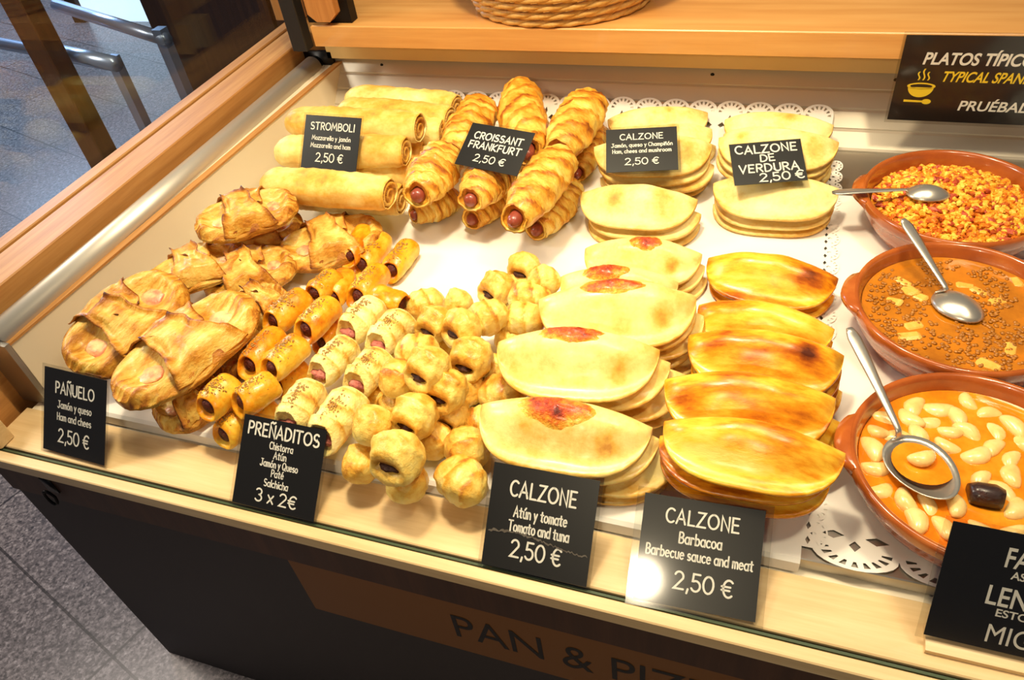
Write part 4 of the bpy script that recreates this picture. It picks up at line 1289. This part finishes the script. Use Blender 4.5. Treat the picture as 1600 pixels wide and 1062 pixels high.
# pa\u00f1uelos
def panuelo_h(x, y, L, W, sd):
    u = 2 * x / L; 
    h = 0.021
    h += 0.012 * math.exp(-(u / .34) ** 2)
    for sx in (-1, 1):
        d2 = ((u - sx * .52) / .24) ** 2 + (y / (W * .22)) ** 2
        h -= 0.016 * math.exp(-d2 * 1.1)
        rr = math.sqrt(d2)
        h += 0.005 * math.exp(-((rr - 1.35) / .3) ** 2)
    return h
def panuelo_kind(sd):
    L, W = .205, .118
    nx, ny = 44, 22
    vs = []; bk = []
    ring = ny + 1 + 9
    for i in range(nx + 1):
        t = -math.cos(PI * i / nx)
        t = max(-.997, min(.997, t))
        x = t * L / 2
        wv = W / 2 * (1 - abs(t) ** 2.6) ** .55 * (1 + .06 * nz(x, sd, 0, 20, sd)) + .0015
        loop = []
        for j in range(ny + 1):
            v = 1 - 2 * j / ny
            y = v * wv
            e = 1 - smooth01(.78, 1.0, abs(v)) * .55 - smooth01(.86, 1, abs(t)) * .35
            h = panuelo_h(x, y, L, W, sd) * e
            ridge = nz(x * .3, y, 0, 95, sd) * .0034 + nz(x, y, 0, 34, sd + 4) * .0045
            cur = math.sin((abs(y) / (W / 2) + .25 * abs(t)) * 34 + 2 * nz(x, y, 0, 20, sd)) * .0016 * smooth01(.35, .8, max(abs(v), abs(t)))
            loop.append((x, y, h + ridge + cur))
            bk.append(.14 * smooth01(.75, 1, abs(v)) + .16 * smooth01(.7, 1, abs(t)) + cur * 90 + ridge * 30 - .25 * math.exp(-(((abs(t) - .52) / .22) ** 2 + (y / (W * .2)) ** 2)) + .06)
        hedge0 = loop[-1][2]; hedge1 = loop[0][2]
        for q in range(1, 5):                       # layered flank
            loop.append((x, -wv - (.0028 if q % 2 else .0005), hedge0 * (1 - q / 5)))
            bk.append(.2 if q % 2 else .02)
        loop.append((x, 0, 0)); bk.append(.25)
        for q in range(4, 0, -1):
            loop.append((x, wv + (.0028 if q % 2 else .0005), hedge1 * (1 - q / 5)))
            bk.append(.2 if q % 2 else .02)
        vs += loop
    fs = []
    for i in range(nx):
        for j in range(ring):
            k = (j + 1) % ring
            fs.append((i * ring + j, i * ring + k, (i + 1) * ring + k, (i + 1) * ring + j))
    fs.append(tuple(reversed(range(ring)))); fs.append(tuple(range(nx * ring, (nx + 1) * ring)))
    fs = [tuple(reversed(f)) for f in fs]
    base = mk(vs, fs, bk)
    # two overlapping folded flaps crossing the middle
    def flap(side, reach, lift):
        mx, my = 18, 20
        vv = []; bb = []
        for j in range(my + 1):
            s = j / my                                # 0 at own side, 1 at the far edge
            y = side * W / 2 * (1.0 - reach * s)
            hw = L * (.13 + .13 * (abs(y) / (W / 2)) ** 1.6) * (1 - .35 * smooth01(.75, 1, s))
            for i in range(mx + 1):
                r = -1 + 2 * i / mx
                x = r * hw + side * .012 * s + .008 * nz(y, sd, side, 32, sd)
                tt = min(.99, abs(2 * x / L))
                wv = W / 2 * (1 - tt ** 2.6) ** .55
                e = 1 - smooth01(.78, 1.0, min(1, abs(y) / wv)) * .55
                z = panuelo_h(x, y, L, W, sd) * e + lift + .007 * smooth01(.7, 1, abs(r)) + .003 * smooth01(.82, 1, s) - .008 * (1 - smooth01(0, .12, s))
                z += .0042 * nz(x, y * .4, side, 55, sd + 9) + .0016 * nz(x, y, side, 150, sd)
                vv.append((x, y, z))
                bb.append(.05 + .32 * smooth01(.8, 1, abs(r)) + .34 * smooth01(.86, 1, s) + .2 * nz(x, y, side, 70, sd))
        n1 = len(vv)
        vv += [(p[0] * .985, p[1], p[2] - .0035) for p in vv]
        bb += [b_ + .1 for b_ in bb]
        ff = []
        w1 = mx + 1
        for j in range(my):
            for i in range(mx):
                a = j * w1 + i
                q = (a, a + 1, a + w1 + 1, a + w1)
                ff.append(q if side < 0 else tuple(reversed(q)))
                q2 = tuple(p + n1 for p in q)
                ff.append(tuple(reversed(q2)) if side < 0 else q2)
        bd = [i for i in range(w1)] + [j * w1 + mx for j in range(1, my + 1)] + [my * w1 + i for i in range(mx - 1, -1, -1)] + [j * w1 for j in range(my - 1, 0, -1)]
        for a, c in zip(bd, bd[1:] + bd[:1]):
            q = (c, a, a + n1, c + n1)
            ff.append(q if side < 0 else tuple(reversed(q)))
        return mk(vv, ff, bb)
    f1 = flap(1, 1.1, .003)
    f2 = flap(-1, 1.5, .0105)
    fills = []
    parts = [('flap', f1, M['puff']), ('flap', f2, M['puff'])]
    for sx in (-1, 1):
        mb = MB().ellipsoid((sx * .52 * L / 2, 0, .0095), (.02, .016, .0045), None, 18, 10, .35, sd + sx)
        parts.append(('filling', mb.mesh(True, [.2 + .3 * nz(v.x, v.y, 0, 90, sd) for v in mb.v]), M['hamcheese']))
    return Kind('panuelo_pastry', 'puff pastry', ('pastry_base', base), M['puff'], parts)
pank = [panuelo_kind(3.3), panuelo_kind(8.1), panuelo_kind(14.9)]
gU = 'large folded puff pastries'
def pn(k, a, b, z, label, za=None, tilt=0, sc_=1.0):
    """a, b pixel ends; z, za heights of the underside at b and a"""
    za = z if za is None else za
    A = PX(*a, za + .014); B = PX(*b, z + .014)
    A.z -= .014; B.z -= .014
    s = (B - A).length / .205
    m = frame(A, B, tilt=tilt) @ Matrix.Diagonal((s, sc_, 1, 1))
    pank[k].put(m, label, gU)
pn(1, (240, 652), (345, 596), .002, 'folded puff pastry lowest at the front, its layered corner showing by the wood rail', .002, 0, .9)
pn(2, (345, 588), (408, 496), .002, 'folded puff pastry mostly hidden under the big front centre one', .002, 0, .7)
pn(0, (98, 566), (256, 428), .055, 'big folded puff pastry behind the PA\u00d1UELO card, leaning on the cream side wall', .02, 20, 1.05)
pn(1, (186, 620), (386, 462), .05, 'big folded puff pastry beside the top edge of the PA\u00d1UELO card', .034, 4, 1.08)
pn(2, (370, 500), (444, 455), .003, 'folded puff pastry between the big front one and the sesame rolls', .008, 4, .75)
pn(2, (222, 446), (380, 392), .02, 'folded puff pastry in the second row against the side wall', .02, -4, 1.0)
pn(0, (316, 446), (462, 402), .035, 'folded puff pastry with cheese window in the second row middle', .03, 4, .9)
pn(1, (428, 398), (584, 352), .004, 'torn folded puff pastry touching the narrow orange roll at its back', .004, 4, 1.0)
pn(2, (314, 388), (472, 340), .03, 'folded puff pastry second from the top at the back, open dark mouth', .03, 6, .85)
pn(1, (302, 356), (464, 308), .066, 'topmost folded puff pastry at the back, next to the front stromboli', .066, 8, .9)

# ------------------------------------------------------------------ let the food settle: nothing passes through anything
from mathutils.bvhtree import BVHTree
EYEP = Vector((0, 0, TR + EYE))
def tree_of(mw, meshes):
    vs = []; fs = []
    for me in meshes:
        b0 = len(vs)
        vs += [mw @ v.co for v in me.vertices]
        fs += [tuple(i + b0 for i in p.vertices) for p in me.polygons]
    lo = Vector([min(v[i] for v in vs) for i in range(3)]); hi = Vector([max(v[i] for v in vs) for i in range(3)])
    return vs, fs, lo, hi
CAND = []
for ti in range(0, 27):
    for lx, ly in ((0, 0), (.006, 0), (-.006, 0), (0, .007), (0, .014), (.006, .010), (-.006, .010), (.012, 0), (-.012, 0), (0, .021), (.012, .014), (-.012, .014)):
        CAND.append((ti * .0025 * 1.0 + (abs(lx) + ly) * .7, ti * .0025, lx, ly))
CAND.sort()
SMALL = {'savoury roll': .86, 'savoury bun': .84}
def settle():
    items = []
    for o, ms in FOOD:
        mw = o.matrix_world.copy()
        vs, fs, lo, hi = tree_of(mw, ms)
        d = Vector((0, 0, 0))
        d.y = min(0, min(yb(max(0, v.z - TR)) - .03 - v.y for v in vs))
        if lo.z < TR + .002: d.z = TR + .002 - lo.z
        wall = max(XS + (XB - XS) * max(0, min(1, (v.y - .5) / .96)) + .004 - v.x for v in vs)
        if wall > 0: d.x = wall
        mw.translation += d
        o.matrix_world = mw
        items.append((o, ms, (o['category'] == 'price card', -(mw.translation - EYEP).length)))
    items.sort(key=lambda q: q[2])
    placed = []
    for o, ms, _ in items:
        mw = o.matrix_world.copy()
        vs, fs, lo, hi = tree_of(mw, ms)
        k = SMALL.get(o['category'])
        if k:
            c = (lo + hi) / 2
            vs = [c + (v - c) * k for v in vs]
            lo = c + (lo - c) * k; hi = c + (hi - c) * k
        dv = (EYEP - mw.translation).normalized()
        ymax = min(yb(max(0, v.z - TR)) - .028 - v.y for v in vs)
        xmin = max(XS + (XB - XS) * max(0, min(1, (v.y - .5) / .96)) + .003 - v.x for v in vs)
        box = [p for p in placed if all(lo[i] - .06 < p[2][i] and hi[i] + .06 > p[1][i] for i in range(3))]
        best = Vector((0, 0, 0))
        card_ = o['category'] == 'price card'
        cands = [(0, t * .003, 0, 0) for t in range(30)] if card_ else CAND
        vs0 = vs
        done = False
        for sc_ in ((1.0,) if (k or card_) else (1.0, .94, .88)):
            cen = mw.translation
            vs = vs0 if sc_ == 1.0 else [cen + (v - cen) * sc_ for v in vs0]
            lo = Vector([min(v[i] for v in vs) for i in range(3)]); hi = Vector([max(v[i] for v in vs) for i in range(3)])
            for cost, t, lx, ly in cands:
                if k and cost > .012: break
                if ly > max(0, ymax) or (lx < 0 and lx < xmin): continue
                off = dv * t + Vector((lx, ly, 0))
                near = [p for p in box if all(lo[i] + off[i] < p[2][i] and hi[i] + off[i] > p[1][i] for i in range(3))]
                ok = not near
                if near:
                    tr_ = BVHTree.FromPolygons([v + off for v in vs], fs)
                    ok = not any(tr_.overlap(p[0]) for p in near)
                if ok:
                    best = off
                    done = True
                    break
            if done:
                mw = mw @ Matrix.Scale(sc_, 4)
                break
        if not done:
            vs = vs0
            lo = Vector([min(v[i] for v in vs) for i in range(3)]); hi = Vector([max(v[i] for v in vs) for i in range(3)])
        mw.translation += best
        o.matrix_world = mw
        placed.append((BVHTree.FromPolygons([v + best for v in vs], fs), lo + best, hi + best))
bpy.context.view_layer.update()
FOOD += CARDS
settle()

# ------------------------------------------------------------------ terracotta bowls
def bowl(c, lab):
    R0 = .130
    H = .068
    prof = [(0, .0), (.094, 0), (.1, .003), (.112, .02), (.121, .036), (.1235, .046), (.1275, .049), (R0, .056), (R0, .064), (.1285, H), (.1255, H + .0008), (.1225, H - .001), (.1205, H - .005), (.117, .05), (.108, .026), (.094, .012), (.05, .010), (0, .010)]
    root = empty('terracotta_bowl', (c[0], c[1], TR + .0015))
    tag(root, lab, 'bowl', 'terracotta stew bowls')
    link('body', MB().lathe(prof, 96).mesh(True), M['clay'], root)
    for sx in (-1, 1):
        mb = MB()
        vs = []; n = 14
        for i in range(n + 1):
            a = PI + (i / n - .5) * .62 if sx < 0 else (i / n - .5) * .62
            k = math.cos((i / n - .5) * PI) ** .6 if 0 < i < n else 0
            rr = R0 + .013 * k
            for r_, z_ in ((.1275, H + .0006), (rr, H - .001), (rr + .001 * k, H - .008), (.1265, H - .02)):
                vs.append((r_ * math.cos(a), r_ * math.sin(a), z_))
        fs = [(i * 4 + j, (i + 1) * 4 + j, (i + 1) * 4 + j + 1, i * 4 + j + 1) for i in range(n) for j in range(3)]
        link('handle', mb.add(vs, fs).mesh(True), M['clay'], root)
    return root
BC = [(0.238, 0.602), (0.240, 0.862), (0.250, 1.118)]
bowl(BC[0], 'front terracotta bowl filled with white bean stew')
bowl(BC[1], 'middle terracotta bowl filled with lentil stew')
bowl(BC[2], 'rear terracotta bowl filled with fried breadcrumbs')
def liquid(name, c, r, z, mat, lab, cat):
    nr, na = 26, 72
    vs = []; fs = []
    for i in range(nr + 1):
        for a in range(na):
            t = 2 * PI * a / na
            rr = r * i / nr
            x, y = rr * math.cos(t), rr * math.sin(t)
            vs.append((c[0] + x, c[1] + y, TR + z + (0.0012 * nz(x, y, 0, 45, z) if i < nr else 0.0015)))
    for i in range(nr):
        for a in range(na):
            b_ = (a + 1) % na
            fs.append((i * na + a, (i + 1) * na + a, (i + 1) * na + b_, i * na + b_))
    o = link(name, mk(vs, fs), mat)
    return tag(o, lab, cat, kind='stuff')
ZL = .050
liquid('bean_broth', BC[0], .1165, ZL, M['bean_broth'], 'orange broth around the beans in the front bowl', 'stew')
liquid('lentil_broth', BC[1], .1165, ZL, M['lentil_broth'], 'brown-orange lentil broth in the middle bowl', 'stew')
# beans
def bean_mesh(k):
    mb = MB().ellipsoid((0, 0, 0), (.0155, .0088, .0072), None, 16, 10)
    for v in mb.v: v.y += .0045 * (v.x / .0155) ** 2 + .0006 * nz(v.x, v.y, v.z, 120, k)
    me = mb.mesh(True, [.1] * len(mb.v))
    me.materials.append(M['bean'])
    return me
beans = [bean_mesh(k) for k in range(3)]
rb = random.Random(21)
spots = []
spoon3 = Vector((PX(1440, 728, .055).x, PX(1440, 728, .055).y))
mor = PX(1540, 776, .055)
tries = 0
while len(spots) < 50 and tries < 6000:
    tries += 1
    a = rb.uniform(0, 2 * PI); r = .105 * math.sqrt(rb.random())
    p = Vector((BC[0][0] + r * math.cos(a), BC[0][1] + r * math.sin(a)))
    if (p - spoon3).length < .043 or (p - mor.xy).length < .024: continue
    if any((p - q).length < .0195 for q in spots): continue
    spots.append(p)
for p in spots:
    o = bpy.data.objects.new('white_bean', beans[rb.randrange(3)])
    COL.objects.link(o)
    s = rb.uniform(.9, 1.25)
    o.location = (p.x, p.y, TR + ZL + rb.uniform(-.0045, .0005))
    o.rotation_euler = (rb.uniform(-.3, .3), rb.uniform(-.25, .25), rb.uniform(0, 2 * PI))
    o.scale = (s, s, s)
    tag(o, 'white bean floating in the orange stew of the front bowl', 'bean', 'white beans in the stew')
sb = bpy.data.objects.new('white_bean', beans[0]); COL.objects.link(sb)
sb.location = (spoon3.x - .001, spoon3.y, TR + .0665); sb.rotation_euler = (0, 0, .5)
tag(sb, 'single white bean lying in the spoon in the front bowl', 'bean')
mm = MB().tube([(-.016, 0, 0), (-.0155, 0, 0), (-.008, .001, 0), (.008, .001, 0), (.0155, 0, 0), (.016, 0, 0)], [.004, .0105, .0125, .0125, .0105, .004], 18)
for v in mm.v: v.z += .0015 * nz(v.x, v.y, v.z, 150, 2)
mo = link('black_pudding_slice', mm.mesh(True, [.1] * len(mm.v)), M['morcilla'])
mo.location = (mor.x, mor.y, TR + ZL + .006); mo.rotation_euler = (0, 0, .0)
tag(mo, 'dark chunk of black pudding among the white beans', 'black pudding')
# lentils and potato
lb = MB()
for i in range(1100):
    a = rb.uniform(0, 2 * PI); r = .113 * math.sqrt(rb.random())
    x, y = BC[1][0] + r * math.cos(a), BC[1][1] + r * math.sin(a)
    if nz(x, y, 0, 30, 2) < -.12: continue
    lb.ellipsoid((x, y, TR + ZL + .0005), (.0028, .0028, .0016), Matrix.Rotation(rb.uniform(-.5, .5), 3, 'X'), 8, 5)
tag(link('lentils', lb.mesh(True, [rb.uniform(0, .5) for _ in lb.v]), M['lentil']), 'brown lentils afloat in the middle bowl', 'lentils', kind='stuff')
pot = MB().box(-.015, .015, -.009, .009, -.007, .007, .004)
for v in pot.v: v.xyz = v.xyz * (1 + .18 * nz(v.x, v.y, v.z, 60, 1))
pm = pot.mesh(False, [.1] * len(pot.v)); pm.materials.append(M['potato'])
sp2 = Vector((PX(1497, 480, .06).x, PX(1497, 480, .06).y))
pcs = []
for px_, py_ in ((1420, 452), (1433, 462), (1396, 470), (1410, 440), (1508, 446), (1530, 455), (1428, 508), (1545, 570), (1560, 470), (1588, 440), (1420, 525), (1580, 545)):
    p = PX(px_, py_, ZL)
    o = bpy.data.objects.new('potato_chunk', pm); COL.objects.link(o)
    o.location = (p.x, p.y, TR + ZL - .0025)
    s = rb.uniform(.7, 1.05)
    o.scale = (s, s, s * .7)
    o.rotation_euler = (rb.uniform(-.2, .2), rb.uniform(-.2, .2), rb.uniform(0, PI))
    tag(o, 'pale potato chunk in the lentil stew', 'potato', 'potato chunks in the lentils')
# fried crumbs
cm = MB(); bm_ = MB()
def mound(r): return .050 + .020 * (1 - (r / .112) ** 2)
nr_, na_ = 22, 60
bv = []
for i in range(nr_ + 1):
    for a in range(na_):
        t = 2 * PI * a / na_; rr = .1125 * i / nr_
        x, y = BC[2][0] + rr * math.cos(t), BC[2][1] + rr * math.sin(t)
        bv.append((x, y, TR + mound(rr) - .004 + .003 * nz(x, y, 0, 120, 3)))
bedf = [(i * na_ + a, (i + 1) * na_ + a, (i + 1) * na_ + (a + 1) % na_, i * na_ + (a + 1) % na_) for i in range(nr_) for a in range(na_)]
for i in range(1700):
    a = rb.uniform(0, 2 * PI); r = .108 * math.sqrt(rb.random())
    s = rb.choice((.0022, .003, .0036, .0048))
    c = (BC[2][0] + r * math.cos(a), BC[2][1] + r * math.sin(a), TR + mound(r) - .001 + rb.uniform(-.001, .002))
    rot = Matrix.Rotation(rb.uniform(0, PI), 3, 'Z') @ Matrix.Rotation(rb.uniform(-.6, .6), 3, 'X')
    (bm_ if i % 11 == 0 else cm).ellipsoid(c, (s * rb.uniform(1, 1.6) * (1.6 if i % 11 == 0 else 1), s, s * .9), rot, 6, 4, .6, i)
rk = random.Random(5)
bk = []
for i in range(len(cm.v) // 30 + 1): bk += [rk.uniform(-.35, .45)] * 30
bk = bk[:len(cm.v)] + [.2] * len(bv)
cm.add(bv, bedf)
tag(link('fried_breadcrumbs', cm.mesh(False, bk), M['crumb']), 'golden fried breadcrumbs heaped in the rear bowl', 'breadcrumbs', kind='stuff')
tag(link('bacon_bits', bm_.mesh(False, [.1] * len(bm_.v)), M['bacon']), 'reddish bacon bits scattered through the breadcrumbs', 'bacon', kind='stuff')

# ------------------------------------------------------------------ spoons
def spoon(lab, hend, neck, bc, bl, bw, depth, flip=1):
    """hend, neck: handle end points; bc: centre of the scoop"""
    hend = Vector(hend); neck = Vector(neck); bc = Vector(bc)
    root = empty('serving_spoon', bc)
    tag(root, lab, 'spoon', 'serving spoons in the bowls')
    d = (bc - neck); d.z = 0; d.normalize()
    side = Vector((-d.y, d.x, 0))
    # handle: tapered flat bar
    start = bc - d * bl * .92
    start.z = bc.z + (.002 if flip > 0 else .004)
    pts = [hend, hend.lerp(neck, .33) + Vector((0, 0, .001)), hend.lerp(neck, .7), neck, neck.lerp(start, .6) - Vector((0, 0, .001)), start]
    wd_ = [.0085, .0075, .005, .0036, .0042, .009]
    # resample
    P = []; Wd = []
    for i in range(len(pts) - 1):
        for k in range(6):
            t = k / 6
            P.append(pts[i].lerp(pts[i + 1], t)); Wd.append(wd_[i] + (wd_[i + 1] - wd_[i]) * t)
    P.append(pts[-1]); Wd.append(wd_[-1])
    for _ in range(3):
        P = [P[0]] + [(P[i - 1] + P[i] * 2 + P[i + 1]) / 4 for i in range(1, len(P) - 1)] + [P[-1]]
    vs = []; fs = []
    m = len(P)
    for i, p in enumerate(P):
        t = (P[min(i + 1, m - 1)] - P[max(0, i - 1)]).normalized()
        s = t.cross(Vector((0, 0, 1))).normalized()
        u = s.cross(t)
        w2 = Wd[i] * (0.45 if i == 0 else 0.8 if i == 1 else 1)
        for a, bz in ((-1, 0), (-.6, .0011), (.6, .0011), (1, 0), (.6, -.0011), (-.6, -.0011)):
            vs.append(p + s * a * w2 + u * bz)
    for i in range(m - 1):
        for a in range(6):
            c = (a + 1) % 6
            fs.append((i * 6 + a, i * 6 + c, (i + 1) * 6 + c, (i + 1) * 6 + a))
    fs.append(tuple(range(6))); fs.append(tuple(reversed(range((m - 1) * 6, m * 6))))
    h = link('handle', mk([v - bc for v in vs], fs), M['spoon'], root)
    # scoop: open shell with thickness
    vs = []; fs = []
    nr, na = 8, 36
    for lay in (0, 1):
        for i in range(nr + 1):
            for a in range(na):
                t = 2 * PI * a / na
                r = i / nr
                x = bl * r * math.cos(t); y = bw * r * math.sin(t) * (1 - .12 * math.cos(t))
                z = -depth * (1 - r ** 2.2) * flip - lay * .0014
                vs.append(d * x + side * y + Vector((0, 0, z)))
    nl = (nr + 1) * na
    for i in range(nr):
        for a in range(na):
            c = (a + 1) % na
            q = (i * na + a, (i + 1) * na + a, (i + 1) * na + c, i * na + c)
            fs.append(q); fs.append(tuple(reversed([k + nl for k in q])))
    for a in range(na):
        c = (a + 1) % na
        fs.append((nr * na + a, nl + nr * na + a, nl + nr * na + c, nr * na + c))
    link('scoop', mk(vs, fs), M['spoon'], root)
    return root
s3 = spoon('steel spoon resting in the bean stew of the front bowl', PX(1327, 512, .115), PX(1405, 672, .078), PX(1441, 728, .066), .043, .0335, .016)
dz = MB()
for i in range(1):
    pass
nr_, na_ = 6, 32
vs = []
for i in range(nr_ + 1):
    for a in range(na_):
        t = 2 * PI * a / na_
        vs.append((spoon3.x + .031 * i / nr_ * math.cos(t), spoon3.y + .029 * i / nr_ * math.sin(t), TR + .0612))
fs = [(i * na_ + a, (i + 1) * na_ + a, (i + 1) * na_ + (a + 1) % na_, i * na_ + (a + 1) % na_) for i in range(nr_) for a in range(na_)]
tag(link('spooned_broth', mk(vs, fs), M['bean_broth']), 'orange broth held in the spoon of the front bowl', 'stew', kind='stuff')
spoon('steel spoon lying face down across the lentil stew', PX(1411, 342, .105), PX(1480, 452, .068), PX(1497, 478, .055), .034, .026, .012, -1)
spoon('steel spoon hooked over the left rim of the breadcrumb bowl', PX(1300, 301, .078), PX(1415, 296, .078), PX(1450, 302, .074), .03, .021, .012, -1)

# ------------------------------------------------------------------ what shows through the side glass
p1 = PX(100, 130, 0.0)
tag(link('wooden_post', MB().box(p1.x - .035, p1.x + .035, p1.y - .03, p1.y + .03, 0, TR + .6, .003).mesh(), M['wood_dark']), 'dark wooden post seen through the side glass', 'post')
M['railsteel'] = plain('brushed_railing', (170, 186, 210), 0.3, 0.7)
rail = empty('steel_railing', (-2.4, 2.2, 0))
tag(rail, 'steel tube railing beyond the side glass', 'railing')
for (a, b_, h) in (((-30, 62), (185, 103), -.1), ((88, 8), (260, 62), .0), ((80, 78), (182, 100), .05)):
    A = PX(*a, h); B = PX(*b_, h)
    wpart('tube', MB().tube([A, B], .02, 12).mesh(True), M['railsteel'], rail)
for q, h in (((182, 102), -.1), ((255, 60), .0)):
    A = PX(*q, h)
    wpart('upright', MB().box(A.x - .016, A.x + .016, A.y - .016, A.y + .016, 0, A.z + .03).mesh(), M['railsteel'], rail)
# cabinet added to darken the right of the glass view, daylight door behind
c0 = PX(290, 170, -TR)
cb_ = empty('added_dark_cabinet', (c0.x + .7, c0.y + .3, 0))
tag(cb_, 'added dark brown cabinet darkening the view through the side glass', 'cabinet')
wpart('body', MB().box(c0.x, c0.x + 1.3, c0.y, c0.y + .5, .06, 1.5, .004).mesh(), M['wood_dark'], cb_)
wpart('plinth', MB().box(c0.x + .02, c0.x + 1.28, c0.y + .02, c0.y + .5, 0, .06).mesh(), M['blackmetal'], cb_)
for k in range(2):
    wpart('door', MB().box(c0.x + .03 + k * .63, c0.x + .64 + k * .63, c0.y - .018, c0.y, .1, 1.45, .003).mesh(), M['wood_dark'], cb_)
wb = PX(165, 60, -TR)
w1 = link('window_1', MB().box(wb.x - .35, wb.x + .62, wb.y + .25, wb.y + .28, 0.0, 2.3).mesh(), M['daylight'])
tag(w1, kind='structure')
tag(link('trim_1', MB().box(wb.x - .43, wb.x - .35, wb.y + .22, wb.y + .3, 0, 2.4).box(wb.x + .62, wb.x + .70, wb.y + .22, wb.y + .3, 0, 2.4).box(wb.x - .43, wb.x + .70, wb.y + .22, wb.y + .3, 2.3, 2.4).mesh(), M['blackmetal']), kind='structure')
